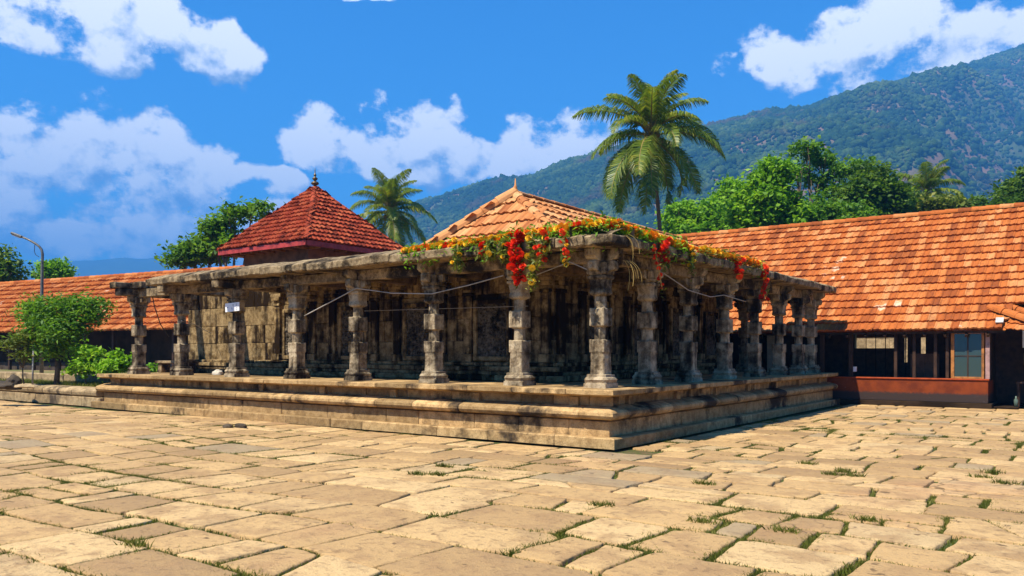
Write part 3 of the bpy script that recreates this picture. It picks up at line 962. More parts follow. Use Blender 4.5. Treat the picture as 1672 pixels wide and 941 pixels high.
# ---- inner hall
HX0, HX1, HY0, HY1 = -16.9, -2.95, 2.65, 12.3
hall = MB()
def ashlar(mb, side, a0, a1, z0, z1, fixed, seed):
    r = random.Random(seed); z = z0
    while z < z1 - .02:
        h = min(r.uniform(.34, .56), z1 - z)
        if z1 - (z + h) < .2: h = z1 - z
        s = a0
        while s < a1 - .01:
            l = r.uniform(.5, 1.3)
            if a1 - (s + l) < .3: l = a1 - s
            o = r.uniform(0, .02)
            if side == 'Y': mb.box(s + .003, s + l - .003, fixed - o, fixed + .3, z + .003, z + h - .003, .012)
            else: mb.box(fixed - .3, fixed + o, s + .003, s + l - .003, z + .003, z + h - .003, .012)
            s += l
        z += h
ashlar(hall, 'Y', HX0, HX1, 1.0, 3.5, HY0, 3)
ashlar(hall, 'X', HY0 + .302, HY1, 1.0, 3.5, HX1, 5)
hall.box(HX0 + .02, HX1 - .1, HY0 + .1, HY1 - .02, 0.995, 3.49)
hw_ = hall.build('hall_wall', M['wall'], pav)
mb = MB()
for z0, z1, o in ((1.0, 1.13, .30), (1.13, 1.22, .22), (1.22, 1.33, .26), (1.33, 1.42, .14)):
    x = HX0 - o * .3
    while x < HX1 + o:
        l = min(rnd.uniform(.7, 1.6), HX1 + o - x)
        mb.box(x + .002, x + l - .002, HY0 - o, HY0 + .05, z0 + .002, z1, .02); x += l
    y = HY0 + .06
    while y < HY1:
        l = min(rnd.uniform(.7, 1.6), HY1 - y)
        mb.box(HX1 - .05, HX1 + o, y + .002, y + l - .002, z0 + .002, z1, .02); y += l
mb.warp(.008, 4, 12)
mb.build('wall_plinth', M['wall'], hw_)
def pilaster(c, ax, out, wd):
    mb = MB(); c = np.array(c, float)
    for z0, z1, w_, d in ((1.42, 1.60, wd + .05, .15), (1.60, 2.95, wd, .10), (2.95, 3.03, wd + .04, .13), (3.03, 3.10, wd + .01, .11), (3.10, 3.20, wd + .09, .17), (3.20, 3.30, wd + .2, .16), (3.30, 3.49, wd + .34, .15)):
        mb.obox(c + np.array(out) * (d / 2) + UP * ((z0 + z1) / 2), ax, out, UP, w_, d, z1 - z0 - .003, .012)
    mb.warp(.006, 5, 2)
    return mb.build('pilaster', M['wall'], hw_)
for x in (-3.12, -3.9, -5.3, -6.1, -7.6, -8.4, -10.0, -10.8, -12.3):
    pilaster((x, HY0, 0), (1, 0, 0), (0, -1, 0), .24)
for y in (2.85, 3.75, 5.1, 5.9, 7.3, 8.1, 9.6, 10.4, 12.1):
    pilaster((HX1, y, 0), (0, 1, 0), (1, 0, 0), .24)
def niche(c, ax, out, wd, z0, z1):
    """framed recess with a dark carved relief panel"""
    c = np.array(c, float); ax = np.array(ax, float); out = np.array(out, float)
    fr = MB()
    for s in (-1, 1):
        fr.obox(c + ax * s * (wd / 2 + .05) + out * .05 + UP * (z0 + z1) / 2, ax, out, UP, .10, .10, z1 - z0 + .2, .012)
    fr.obox(c + out * .055 + UP * (z1 + .05), ax, out, UP, wd - .004, .11, .10, .012)
    fr.obox(c + out * .055 + UP * (z0 - .05), ax, out, UP, wd - .004, .11, .10, .012)
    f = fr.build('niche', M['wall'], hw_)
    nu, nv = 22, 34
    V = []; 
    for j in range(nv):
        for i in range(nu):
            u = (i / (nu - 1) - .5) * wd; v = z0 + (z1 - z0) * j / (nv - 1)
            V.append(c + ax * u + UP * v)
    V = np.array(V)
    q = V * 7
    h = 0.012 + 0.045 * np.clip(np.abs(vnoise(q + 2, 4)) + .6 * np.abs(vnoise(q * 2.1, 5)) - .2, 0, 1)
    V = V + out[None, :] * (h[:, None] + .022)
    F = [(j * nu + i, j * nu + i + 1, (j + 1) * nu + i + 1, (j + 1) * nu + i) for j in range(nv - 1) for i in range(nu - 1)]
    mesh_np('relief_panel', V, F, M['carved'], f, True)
for x in (-4.6, -6.85, -9.2, -11.55):
    niche((x, HY0, 0), (1, 0, 0), (0, -1, 0), .86, 1.55, 2.75)
for y in (4.4, 6.6, 8.85, 11.2):
    niche((HX1, y, 0), (0, 1, 0), (1, 0, 0), .80, 1.55, 2.75)

# ---- clay tiles
def tile_field(mb, org, ud, vd, ulen, vlen, rows, tw, inside=None, seed=0, lift=0.035, thick=0.028, curve=0.022, vgap=0.16):
    org, ud, vd = (np.array(a, float) for a in (org, ud, vd))
    nd = np.cross(ud, vd); nd /= np.linalg.norm(nd)
    r = random.Random(seed)
    rl = vlen / rows
    prof = [(0.0, .75), (.10, 1.0), (.24, .15), (.42, 0.0), (.60, .55), (.76, .95), (.90, .55), (1.0, 0.05)]
    for j in range(rows):
        n = int(math.ceil(ulen / tw)) + 1
        offu = (j % 2) * tw * .5 * 0 + r.uniform(-.02, .02)
        for i in range(-1, n):
            u0 = i * tw + offu; uc = u0 + tw / 2; vc = (j + .5) * rl
            if inside and not inside(uc, vc): continue
            if uc < 0 or uc > ulen: continue
            v0 = j * rl - .03 + r.uniform(-.014, .014) - (.05 if r.random() < .015 else 0); v1 = min((j + 1) * rl + rl * vgap, vlen - .01)
            li = lift + r.uniform(-.008, .010); sk = r.uniform(-.006, .006) if r.random() > .035 else r.uniform(-.03, .03); rz = r.uniform(-.008, .008)
            V = []
            for (k, z) in prof:
                u = u0 + k * (tw * 1.03)
                hz = z * curve
                V.append(org + ud * (u + sk) + vd * v0 + nd * (li + hz + rz * (k - .5) - thick))
                V.append(org + ud * (u + sk) + vd * v0 + nd * (li + hz + rz * (k - .5)))
                V.append(org + ud * (u - sk) + vd * v1 + nd * (hz * .8 + .004))
            m = len(prof); F = []
            for k in range(m - 1):
                a = k * 3; b = a + 3
                F.append((a, b, b + 1, a + 1)); F.append((a + 1, b + 1, b + 2, a + 2))
            mb.add(V, F)
def hip_caps(mb, a, b, rad, seg, seed=0, lift=.02, flat=1.0):
    a = np.array(a, float); b = np.array(b, float)
    L = np.linalg.norm(b - a); d = (b - a) / L
    sv = np.cross(d, UP); sv /= np.linalg.norm(sv); nv = np.cross(sv, d)
    n = max(1, int(round(L / seg))); sl_ = L / n
    r = random.Random(seed)
    for i in range(n):
        s0 = i * sl_ - .03; s1 = (i + 1) * sl_ + .04
        r0, r1 = rad * 1.10, rad * .92
        j = r.uniform(-.012, .012)
        V = []
        for ss, rr, of in ((s0, r0, 0), (s0, r0 - .022, 0), (s1, r1, 0)):
            for k in range(9):
                t = PI * (k / 8) * 1.1 - .05 * PI
                V.append(a + d * ss + sv * (math.cos(t) * rr + j) + nv * (math.sin(t) * rr * flat + lift - .03))
        F = []
        for k in range(8):
            F.append((9 + k, 9 + k + 1, k + 1, k)); F.append((k, k + 1, 18 + k + 1, 18 + k))
        mb.add(V, F)
def tri_face(P0, P1, AP, AP2=None):
    """frame for a roof slope with eave P0->P1 and top AP (or AP..AP2)"""
    P0, P1, AP = (np.array(q, float) for q in (P0, P1, AP))
    ud = (P1 - P0); ul = np.linalg.norm(ud); ud /= ul
    w_ = AP - P0; ua = w_ @ ud; vd = w_ - ud * ua; vl = np.linalg.norm(vd); vd /= vl
    ub = ua if AP2 is None else (np.array(AP2, float) - P0) @ ud
    def inside(u, v):
        if v < 0 or v > vl: return False
        t = v / vl
        return ua * t - .06 <= u <= ul + (ub - ul) * t + .06
    return P0, ud, vd, ul, vl, inside
def sheet(mb, *pts, drop=0.03):
    mb.add([np.array(p, float) - UP * drop for p in pts], [tuple(range(len(pts)))])

# hipped tile roof over the hall
AP = np.array([-3.62, 2.15, 5.06]); AE = np.array([-3.62, 10.2, 5.06])
zb = 3.80
fl = np.array([-5.1, .86, zb]); fr_ = np.array([-2.2, .86, zb]); rr_ = np.array([-2.05, 11.9, zb]); rl_ = np.array([-6.3, 11.9, zb])
fr_ = np.array([-1.6, .86, zb]); rr_ = np.array([-1.6, 11.9, zb]); rl_ = np.array([-5.1, 11.9, zb])
tm = MB()
for (a, b, c, d2) in ((fl, fr_, AP, None), (fr_, rr_, AP, AE), (rl_, fl, AE, AP), (rr_, rl_, AE, None)):
    o_, ud, vd, ul, vl, ins = tri_face(a, b, c, d2)
    tile_field(tm, o_, ud, vd, ul, vl, max(4, int(vl / .36)), .24, ins, seed=int(ul * 10), lift=.055, curve=.035, thick=.03)
troof = tm.build('tiled_roof', M['tile_tan'], pav, fix=False)
mb = MB()
sheet(mb, fl, fr_, AP); sheet(mb, fr_, rr_, AE, AP); sheet(mb, rl_, fl, AP, AE); sheet(mb, rr_, rl_, AE)
mb.build('roof_boarding', M['tile_tan'], troof, fix=False)
mb = MB()
for a, b, s in ((fl, AP, 1), (fr_, AP, 2), (AP + UP * .02, AE, 3), (rr_, AE, 4), (rl_, AE, 5)):
    hip_caps(mb, a, b, {1: .15, 3: .16}.get(s, .105), .36 if s != 3 else .45, s, flat=1.0 if s != 3 else .42, lift=.05 if s == 1 else .02)
mb.build('ridge_cap', M['tile_tan'], troof, fix=False)
mb = MB(); mb.lathe(AP + UP * .05, [(0, .07), (.05, .06), (.09, .03), (.12, .045), (.15, .02), (.30, .008)], 10)
mb.build('roof_finial', M['tile_tan'], troof, True)

# ================================================================== SHRINE BEHIND
SF = np.array([-14.15, 5.10]); SS = 4.75; SZ = 5.20
sc0 = np.array([SF[0] - SS / 2, SF[1] + SS / 2])
shr = empty('shrine_tower', (sc0[0], sc0[1], 3.7), 'square shrine tower with a steep dark red pyramid tile roof and brass finial', 'shrine')
sap = np.array([sc0[0], sc0[1], 7.66])
hs_ = SS / 2
cn = [np.array([sc0[0] + sx * hs_, sc0[1] + sy * hs_, SZ + .10]) for sx, sy in ((-1, -1), (1, -1), (1, 1), (-1, 1))]
tm = MB()
for i in range(4):
    o_, ud, vd, ul, vl, ins = tri_face(cn[i], cn[(i + 1) % 4], sap)
    tile_field(tm, o_, ud, vd, ul, vl, 14, .20, ins, seed=50 + i, lift=.075, curve=.045, thick=.055)
srf = tm.build('pyramid_roof', M['tile_red'], shr, fix=False)
mb = MB()
for i in range(4):
    sheet(mb, cn[i], cn[(i + 1) % 4], sap)
mb.add([c - UP * .035 for c in cn], [(3, 2, 1, 0)])
mb.build('roof_boarding', M['tile_red'], srf, fix=False)
mb = MB()
for i in range(4):
    hip_caps(mb, cn[i], sap, .085, .26, i)
mb.build('hip_cap', M['tile_red'], srf, fix=False)
mb = MB(); mb.lathe(sap, [(-.05, .10), (.0, .12), (.03, .07), (.07, .05), (.11, .13), (.15, .145), (.19, .12), (.22, .05), (.25, .04), (.29, .09), (.33, .10), (.36, .06), (.40, .03), (.44, .055), (.47, .05), (.50, .02), (.62, .015), (.70, .004)], 16)
mb.build('finial', M['brass'], shr, True)
mb = MB()
for i in range(4):
    a, b = cn[i], cn[(i + 1) % 4]; d = (b - a) / np.linalg.norm(b - a); o = np.cross(d, UP)
    mb.obox((a + b) / 2 + o * .015 - UP * .10, d, o, UP, np.linalg.norm(b - a) + .03 - (.065 if i % 2 else 0), .03, .17, .004)
mb.build('fascia', M['fascia'], shr)
mb = MB(); hb = hs_ - .62
mb.box(sc0[0] - hb, sc0[0] + hb, sc0[1] - hb, sc0[1] + hb, 3.75, 5.24)
wl_ = mb.build('shrine_wall', M['brown_wall'], shr)
mb = MB()
for sx in (-1, 1):
    for k in range(7):
        s = -hb + 2 * hb * k / 6
        mb.box(sc0[0] + s - .035, sc0[0] + s + .035, sc0[1] + sx * (hb + .02), sc0[1] + sx * (hs_ - .05), 5.08, 5.16)
        mb.box(sc0[0] + sx * (hb + .02), sc0[0] + sx * (hs_ - .05), sc0[1] + s - .035, sc0[1] + s + .035, 5.085, 5.165)
    mb.box(sc0[0] - hb - .04, sc0[0] + hb + .04, sc0[1] + sx * (hb + .03) - .035, sc0[1] + sx * (hb + .03) + .035, 4.45, 4.55)
    mb.box(sc0[0] + sx * (hb + .03) - .034, sc0[0] + sx * (hb + .03) + .034, sc0[1] - hb + .03, sc0[1] + hb - .03, 4.452, 4.548)
mb.build('rafter', M['wood_orange'], shr)

# ================================================================== RIGHT GALLERY
GY, GE = 15.05, 14.75           # counter line and eave line
gal = empty('tiled_gallery', (2.0, GY, 0), 'long gallery building with a big orange clay tile roof and a red counter front', 'building')
RZ, EZ, RYY = 6.62, 2.30, 20.5
x0, x1 = -10.5, 11.0
tm = MB()
e0 = np.array([x0, GE, EZ]); vd = np.array([0, RYY - GE, RZ - EZ]); vl = np.linalg.norm(vd); vd = vd / vl
rows = 17
def ins_gal(u, v):
    return not (u > (4.45 - x0) and v < vl / rows * 3)
tile_field(tm, e0, (1, 0, 0), vd, x1 - x0, vl, rows, .215, ins_gal, seed=77, lift=.075, curve=.030, thick=.055)
groof = tm.build('tiled_roof', M['tile_orange'], gal, fix=False)
mb = MB()
p = e0 + vd * (vl / rows * 3)
sheet(mb, (x0, GE + .05, EZ), (4.45, GE + .05, EZ), (4.45, p[1], p[2]), (x1, p[1], p[2]), (x1, RYY, RZ), (x0, RYY, RZ))
sheet(mb, (x0, RYY, RZ), (x1, RYY, RZ), (x1, 2 * RYY - GE, EZ), (x0, 2 * RYY - GE, EZ))
mb.build('roof_boarding', M['tile_orange'], groof, fix=False)
mb = MB(); hip_caps(mb, (x0, RYY, RZ + .02), (x1, RYY, RZ + .02), .13, .42, 4)
mb.build('ridge_cap', M['tile_orange'], groof, fix=False)
mb = MB()
q0 = np.array([5.75, GE - .45, 2.22]); q1 = np.array([4.0, GE + .78, 2.95])
hip_caps(mb, q0, q1, .14, .42, 8)
hip_caps(mb, q0 + np.array([.1, .55, .16]), q1 + np.array([.35, .35, .06]), .12, .42, 9)
mb.build('hip_cap', M['tile_orange'], groof, fix=False)
mb = MB(); o_, ud, vd2, ul, vl2, ins = tri_face((4.42, GE, EZ), (5.75, GE - .40, 2.12), q1 - UP * .08)
tile_field(mb, o_, ud, vd2, ul, vl2, 3, .25, ins, seed=3, lift=.05, curve=.034)
mb.build('porch_tile', M['tile_orange'], groof, fix=False)
mb = MB(); mb.obox((4.28, GE + .16, 2.56), (1, 0, 0), vd, np.cross((1, 0, 0), vd), .20, .24, .05, .01)
mb.build('flashing', plain_mat('lime_patch', (0.55, 0.52, 0.47), .8), groof)
# eave board and rafters
mb = MB(); mb.box(x0, 4.4, GE + .12, GE + .17, EZ - .10, EZ - .01)
for x in np.arange(x0 + .2, 4.4, .55):
    mb.obox(np.array([x, GE + .85, EZ + .42]), (1, 0, 0), vd, np.cross((1, 0, 0), vd), .07, 2.0, .09)
mb.build('rafter', M['wood'], gal)
# counter
CX0, CX1 = -0.75, 3.98
mb = MB(); mb.box(CX0, CX1, GY, GY + .16, .155, .815, .008); mb.box(CX1 - .16, CX1 + .003, GY + .163, GY + 1.4, .158, .812, .008)
cw_ = mb.build('counter_wall', M['counter'], gal)
mb = MB(); mb.box(CX0, CX1 + .10, GY - .09, GY + .18, 0.0, .15, .012); mb.box(CX1 - .16, CX1 + .097, GY + .183, GY + 1.5, 0.0, .147, .012)
mb.build('counter_plinth', M['dark_wall'], cw_)
mb = MB(); mb.box(CX0, CX1 + .03, GY - .035, GY + .20, .818, .862, .008)
mb.build('counter_ledge', plain_mat('red_ledge_paint', (0.40, 0.065, 0.012), 0.4), cw_)
for x in (-.7, .18, 1.50, 2.02, 2.60, 2.92):
    mb = MB(); w2 = .045 if x > 1 else .06
    mb.box(x - w2, x + w2, GY + .05, GY + .05 + 2 * w2, .863, 2.36, .006); mb.build('post', M['wood'], gal)
mb = MB(); mb.box(CX1 - .07, CX1 + .04, GY + .0, GY + .11, .863, 2.34, .006); mb.build('corner_post', plain_mat('pinkish_post', (0.42, 0.25, 0.22), 0.6), gal)
# glazed window at the right end
fr = MB(); wx0, wx1 = 3.02, 3.88
for a, b, c, d in ((wx0, wx0 + .09, .863, 2.26), (wx1 - .07, wx1, .863, 2.26), (wx0 + .092, wx1 - .072, .863, .92), (wx0 + .092, wx1 - .072, 2.19, 2.26)):
    fr.box(a, b, GY + .01, GY + .08, c, d, .006)
wf = fr.build('window', M['wood_orange'], gal)
mb = MB(); mb.box(wx0 + .092, wx1 - .072, GY + .04, GY + .05, .922, 2.188); mb.build('pane', M['glass'], wf)
mb = MB(); xm = (wx0 + wx1) / 2 + .01
mb.box(xm - .018, xm + .018, GY + .025, GY + .037, .923, 2.187); mb.box(wx0 + .093, xm - .02, GY + .026, GY + .036, 1.52, 1.545); mb.box(xm + .02, wx1 - .073, GY + .026, GY + .036, 1.52, 1.545)
mb.build('glazing_bar', M['wood'], wf)
# partition inside with one opening and slits, then the back wall
mb = MB(); py = 17.6
OX = (-0.284, 1.044, 1.289, 1.401, 1.79, 1.955)    # edges of the opening and of the two slits
for a, b, z0, z1 in ((-10, OX[0], 0, 3.6), (OX[0], OX[1], 0, 1.78), (OX[0], OX[1], 2.30, 3.6), (OX[1], OX[2], 0, 4.4), (OX[3], OX[4], 0, 4.4), (OX[2], OX[3], 0, 1.3), (OX[2], OX[3], 2.2, 4.4), (OX[5], 10.5, 0, 4.4), (OX[4], OX[5], 0, 1.42), (OX[4], OX[5], 2.25, 4.4)):
    mb.box(a, b, py, py + .12, z0, z1)
part = mb.build('partition', M['wood'], gal)
mb = MB()
for x in np.arange(.1, 3.4, .31):
    mb.box(x - .012, x + .012, py - .02, py - .002, .8, 3.4)
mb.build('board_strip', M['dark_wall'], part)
mb = MB(); mb.box(1.75, 2.55, 16.1, 16.2, .85, 1.60); mb.box(2.1, 2.16, 16.05, 16.098, .85, 1.60)
mb.build('inner_screen', plain_mat('brown_panel', (0.16, 0.10, 0.06), 0.7), gal)
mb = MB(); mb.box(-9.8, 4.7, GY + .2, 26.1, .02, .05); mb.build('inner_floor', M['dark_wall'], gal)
mb = MB(); mb.box(3.82, 3.94, GY + 1.5, py, 0, 2.9); mb.box(7.0, 7.1, GY + .8, py, 0, 3); mb.build('side_wall', M['wood'], gal)
for x in (-6, -2.2, 1.5, 5, 8.5):
    mb = MB(); mb.box(x - .1, x + .1, 25.6, 25.8, 0, 2.5); mb.build('back_post', M['cream'], gal)
# gallery end wall seen through the far columns of the pavilion
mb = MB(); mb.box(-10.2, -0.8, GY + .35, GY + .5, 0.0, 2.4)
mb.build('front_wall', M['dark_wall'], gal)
mb = MB(); mb.box(-2.55, -2.15, GY + .2, GY + .345, 0.0, 2.3, .01); mb.build('plaster_pier', M['cream'], gal)
mb = MB(); mb.box(.22, .32, GY + .16, GY + .30, 1.02, 1.18, .01)
tag(mb.build('switch_box', M['white'], None, origin=(.27, GY + .2, 1.1)), 'small white switch box above the red counter near the pavilion corner', 'switch box')
# stone wall behind the gallery, seen through the opening
mb = MB(); ashlar(mb, 'Y', -14, 4, 0, 3.4, 30.5, 8)
tag(mb.build('courtyard_wall', M['kerb'], None), 'pale sunlit stone wall seen through the opening behind the counter', 'wall')
# things in the dark passage at the right
mb = MB(); mb.box(4.72, 5.22, 16.6, 16.63, 1.78, 2.38, .004)
tag(mb.build('white_board', M['white'], None, origin=(4.97, 16.6, 2.08)), 'white notice board hanging in the dark passage at the right edge', 'board')
mb = MB(); mb.box(4.75, 5.6, 16.7, 16.74, 1.25, 1.62, .004)
tag(mb.build('notice_panel', plain_mat('ochre_panel', (0.30, 0.22, 0.08), 0.7), None, origin=(5.1, 16.7, 1.4)), 'ochre panel below the white board in the dark passage', 'panel')
tb = empty('side_table', (5.0, 16.1, 0), 'dark wooden table in the passage right of the counter', 'table')
mb = MB(); mb.box(4.6, 5.7, 15.9, 16.4, .72, .77, .005); mb.build('table_top', M['wood'], tb)
for sx in (4.66, 5.64):
    for sy in (15.96, 16.34):
        mb = MB(); mb.box(sx - .03, sx + .03, sy - .03, sy + .03, 0, .718); mb.build('leg', M['wood'], tb)
mb = MB(); mb.lathe((4.62, 15.7, 0), [(0, .05), (.25, .055), (.30, .02), (.36, .02)], 10)
tag(mb.build('bottle', plain_mat('bottle_plastic', (0.12, 0.17, 0.13), .3), None, True, origin=(4.62, 15.7, 0)), 'pale plastic bottle on the floor of the dark passage', 'bottle')

# ================================================================== LEFT WING
A0 = at(-160, 540, 45.5); A1 = at(345, 540, 34.0)
A0[2] = A1[2] = 2.62
ud = (A1 - A0); ul = np.linalg.norm(ud); ud = ud / ul
nb = np.array([-ud[1], ud[0], 0])           # away from the camera
if nb @ FWD < 0: nb = -nb
lw = empty('tiled_wing', (A0 + A1) / 2 * np.array([1, 1, 0]), 'long low wing with an orange tile roof behind the green shrub tree', 'building')
rise, run = 3.15, 4.6
v_ = nb * run + UP * rise; vl = np.linalg.norm(v_); v_ = v_ / vl
tm = MB(); tile_field(tm, A0, ud, v_, ul, vl, 11, .30, None, seed=31, lift=.11, curve=.05, thick=.09)
lroof = tm.build('tiled_roof', M['tile_orange'], lw, fix=False)
mb = MB()
R0, R1 = A0 + v_ * vl, A1 + v_ * vl
sheet(mb, A0 + v_ * .1, A1 + v_ * .1, R1, R0); sheet(mb, R0, R1, A1 + nb * 2 * run, A0 + nb * 2 * run)
mb.build('roof_boarding', M['tile_orange'], lroof, fix=False)
mb = MB(); hip_caps(mb, R0 + UP * .02, R1 + UP * .02, .13, .5, 6); mb.build('ridge_cap', M['tile_orange'], lroof, fix=False)
mb = MB(); c = (A0 + A1) / 2 + nb * 1.1; c[2] = 1.3
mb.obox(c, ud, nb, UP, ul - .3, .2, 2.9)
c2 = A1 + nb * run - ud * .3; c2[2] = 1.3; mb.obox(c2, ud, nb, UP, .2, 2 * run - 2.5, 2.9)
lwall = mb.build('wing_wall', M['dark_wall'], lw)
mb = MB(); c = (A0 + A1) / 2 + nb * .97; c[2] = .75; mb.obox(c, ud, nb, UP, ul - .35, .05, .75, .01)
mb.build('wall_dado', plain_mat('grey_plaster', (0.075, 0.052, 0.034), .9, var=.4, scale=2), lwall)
for k in range(12):
    mb = MB(); c = A0 + ud * (1 + k * (ul - 2) / 11) + nb * .62; c[2] = 1.35
    mb.obox(c, ud, nb, UP, .13, .13, 2.6, .01); mb.build('post', M['wood'], lw)

# ================================================================== LEFT TERRACE
mb = MB(); mb.box(-46, -XL - .05, .5, 9.0, -.05, .50)
tag(mb.build('raised_bed', M['bed_soil']), kind='structure')
mb = MB(); mb.box(-60, -17.7, 2.2, 25, -.06, .72)
tag(mb.build('upper_terrace', M['bed_soil']), kind='structure')
def side_wall(prof, s0, s1, seed, lm=(0.7, 1.6)):
    mb = MB(); sweep_blocks(mb, 'L', s0, s1, prof, lm[0], lm[1], mitre0=False, seed=seed, jit=.015, nz=.012)
    return mb
mb = side_wall([(-.6, .0), (-.6, .28), (-.15, .28), (-.13, .265), (-.13, 0)], XL - .15, 40, 61)
mb2 = side_wall([(-.6, .285), (-.6, .56), (-.30, .55), (-.17, .52), (-.10, .47), (-.09, .42), (-.11, .34), (-.16, .30)], XL + .06, 40, 62)
mb.add(mb2.v, mb2.f)
tag(mb.build('low_kerb_wall', M['kerb']), 'long low rounded stone kerb wall fronting the planted bed at the left', 'kerb wall')
mb = side_wall([(-2.3, .45), (-2.3, .84), (-1.85, .85), (-1.83, .83), (-1.83, .45)], XL - .3, 36, 63)
tag(mb.build('back_kerb_wall', M['kerb']), 'straight low stone wall behind the shrub tree, in front of the dark wing', 'low wall')
bed_pts = np.c_[rng.uniform(-30, -17.8, 9000), rng.uniform(.6, 1.8, 9000)]
mm = fbm(np.c_[bed_pts * .8, np.zeros(9000)], 3, 3) > -.15
bp_ = bed_pts[mm]
v, f = blades(np.c_[bp_, np.full(len(bp_), .49)], .05, .20, .010, 5)
tag(mesh_np('bed_grass', v, f, M['grass']), 'rough grass growing in the raised bed under the shrub tree', 'grass', kind='stuff')

def rock(name, c, s, seed, mat, label):
    import bmesh
    bm = bmesh.new(); bmesh.ops.create_icosphere(bm, subdivisions=3, radius=1)
    for v_0 in bm.verts:
        p = np.array(v_0.co)
        k = 1 + .25 * float(fbm(p * 1.3 + seed, 3, seed))
        v_0.co = Vector((p[0] * s[0] * k, p[1] * s[1] * k, max(p[2], -.6) * s[2] * k))
    me = bpy.data.meshes.new(name); bm.to_mesh(me); bm.free()
    o = link_mesh(name, me, mat, None, False, c)
    return tag(o, label, 'stone')
M['dark_rock'] = stone_mat('dark_rock', (0.10, 0.075, 0.05), (0.05, 0.04, 0.03), (0.02, 0.016, 0.012), stain=.5, tint=0)
c = at(22, 614, 26); c[2] = .60; rock('rock', c, (.34, .25, .26), 3, M['dark_rock'], 'dark rounded rock on the grass bed at the far left')
c = at(0, 625, 24.6); c[2] = .60; rock('rock', c, (.55, .3, .14), 8, M['dark_rock'], 'flat dark stone slab lying on the kerb at the left edge')
c = at(42, 628, 24.6); c[2] = .60; rock('rock', c, (.6, .28, .07), 12, M['kerb'], 'thin flat stone lying on the kerb next to the dark slab')
c = at(355, 612, 22.6); c[2] = 1.05; rock('rock', c, (.17, .12, .10), 17, M['stone_white'], 'small pale round stone on the platform floor by the left columns')
c = at(372, 699, 17.5); c[2] = .02; rock('rock', c, (.17, .08, .07), 21, M['dark_rock'], 'dark bit of broken stone lying on the slabs left of centre')
c = at(392, 698, 17.5); c[2] = .03; rock('rock', c, (.20, .07, .07), 25, M['dark_rock'], 'second dark fragment beside the broken stone on the slabs')
# bench on the platform at the left end
bn = empty('stone_bench', (-16.3, 2.0, 1.0), 'low dark stone bench between the two leftmost columns', 'bench')
mb = MB(); mb.box(-17.3, -15.5, 1.75, 2.15, 1.30, 1.38, .015); mb.build('bench_seat', M['eave'], bn)
for x in (-17.1, -15.7):
    mb = MB(); mb.box(x - .1, x + .1, 1.8, 2.1, 1.0, 1.298, .015); mb.build('bench_leg', M['eave'], bn)

# ================================================================== VEGETATION
def leaf_quads(C, size, r, updir=0.35, aspect=0.55, droop=0.0):
    n = len(C)
    d = r.normal(size=(n, 3)); d[:, 2] = d[:, 2] * .6 - droop; d /= np.linalg.norm(d, axis=1, keepdims=True)
    up = r.normal(size=(n, 3)) * .8 + np.array([0, 0, updir * 3]); 
    s = np.cross(d, up); s /= np.linalg.norm(s, axis=1, keepdims=True) + 1e-9
    nn = np.cross(s, d)
    L = size * r.uniform(.6, 1.35, n)[:, None]
    W = L * aspect * .5
    a = C - d * L * .5; t = C + d * L * .5
    m1 = C + s * W + nn * L * .10 - d * L * .08; m2 = C - s * W + nn * L * .10 - d * L * .08
    V = np.stack([a, m1, t, m2], 1).reshape(-1, 3)
    F = np.arange(n)[:, None] * 4 + np.array([[0, 1, 2, 3]])
    return V, F
def crown_points(blobs, nclump, per, spread, r, shell=.62):
    P = []
    vol = np.array([b[3] * b[4] * b[5] for b in blobs]) ** .67; vol /= vol.sum()
    for b, fr_ac in zip(blobs, vol):
        k = max(3, int(nclump * fr_ac))
        d = r.normal(size=(k, 3)); d /= np.linalg.norm(d, axis=1, keepdims=True)
        rad = r.uniform(shell, 1.05, k) * (1 + .22 * vnoise(d * 2.2 + b[0], 3))
        c = np.array(b[:3]) + d * rad[:, None] * np.array(b[3:6])
        sz = r.uniform(.5, 1.3, k)
        q = np.repeat(c, per, 0) + r.normal(0, 1, (k * per, 3)) * np.repeat(sz, per)[:, None] * spread * np.array([1, 1, .6])
        P.append(q)
    return np.concatenate(P)
def tree(name, base, blobs, leaf, mat, label, cat='tree', group=None, nclump=160, per=45, spread=.35, trunk_r=.2, seed=1, droop=0.0, bark='bark', shell=.62, aspect=.55):
    """blobs are (x, y, z, rx, ry, rz) in world coordinates"""
    r = np.random.default_rng(seed)
    t = empty(name, base, label, cat, group)
    P = crown_points(blobs, nclump, per, spread, r, shell)
    V, F = leaf_quads(P, leaf, r, droop=droop, aspect=aspect)
    mesh_np('crown', V, F, M[mat], t)
    mb = MB()
    base = np.array(base, float)
    top = np.mean([b[:3] for b in blobs], 0)
    fork = base + (top - base) * .45
    pts = [base, base + (fork - base) * .5 + r.normal(0, .12, 3) * trunk_r * 4, fork]
    mb.tube(pts, [trunk_r * 1.25, trunk_r, trunk_r * .75], 9)
    tk = mb.build('trunk', M[bark], t, True)
    for b in blobs:
        c = np.array(b[:3]); mb = MB()
        mid = (fork + c) / 2 + r.normal(0, .15, 3) * np.linalg.norm(c - fork) * .4
        mb.tube([fork - (fork - base) * .03, mid, c], [trunk_r * .6, trunk_r * .4, trunk_r * .15], 7)
        for k in range(5):
            d = r.normal(size=3); d /= np.linalg.norm(d); d[2] = abs(d[2]) * .7
            e = c + d * np.array(b[3:6]) * .9
            s = mid + (c - mid) * r.uniform(.2, .95)
            mb.tube([s, (s + e) / 2 + r.normal(0, .08, 3), e], [trunk_r * .22, trunk_r * .15, trunk_r * .05], 5)
        mb.build('limb', M[bark], tk, True)
    return t
def bl(px, py, D, rx, rz, ry=None):
    """crown lobe centred on a bearing at distance D; radii given in photo pixels at that distance"""
    c = at(px, py, D); k = D / FPX
    return (c[0], c[1], c[2], rx * k, (ry or rx) * k, rz * k)
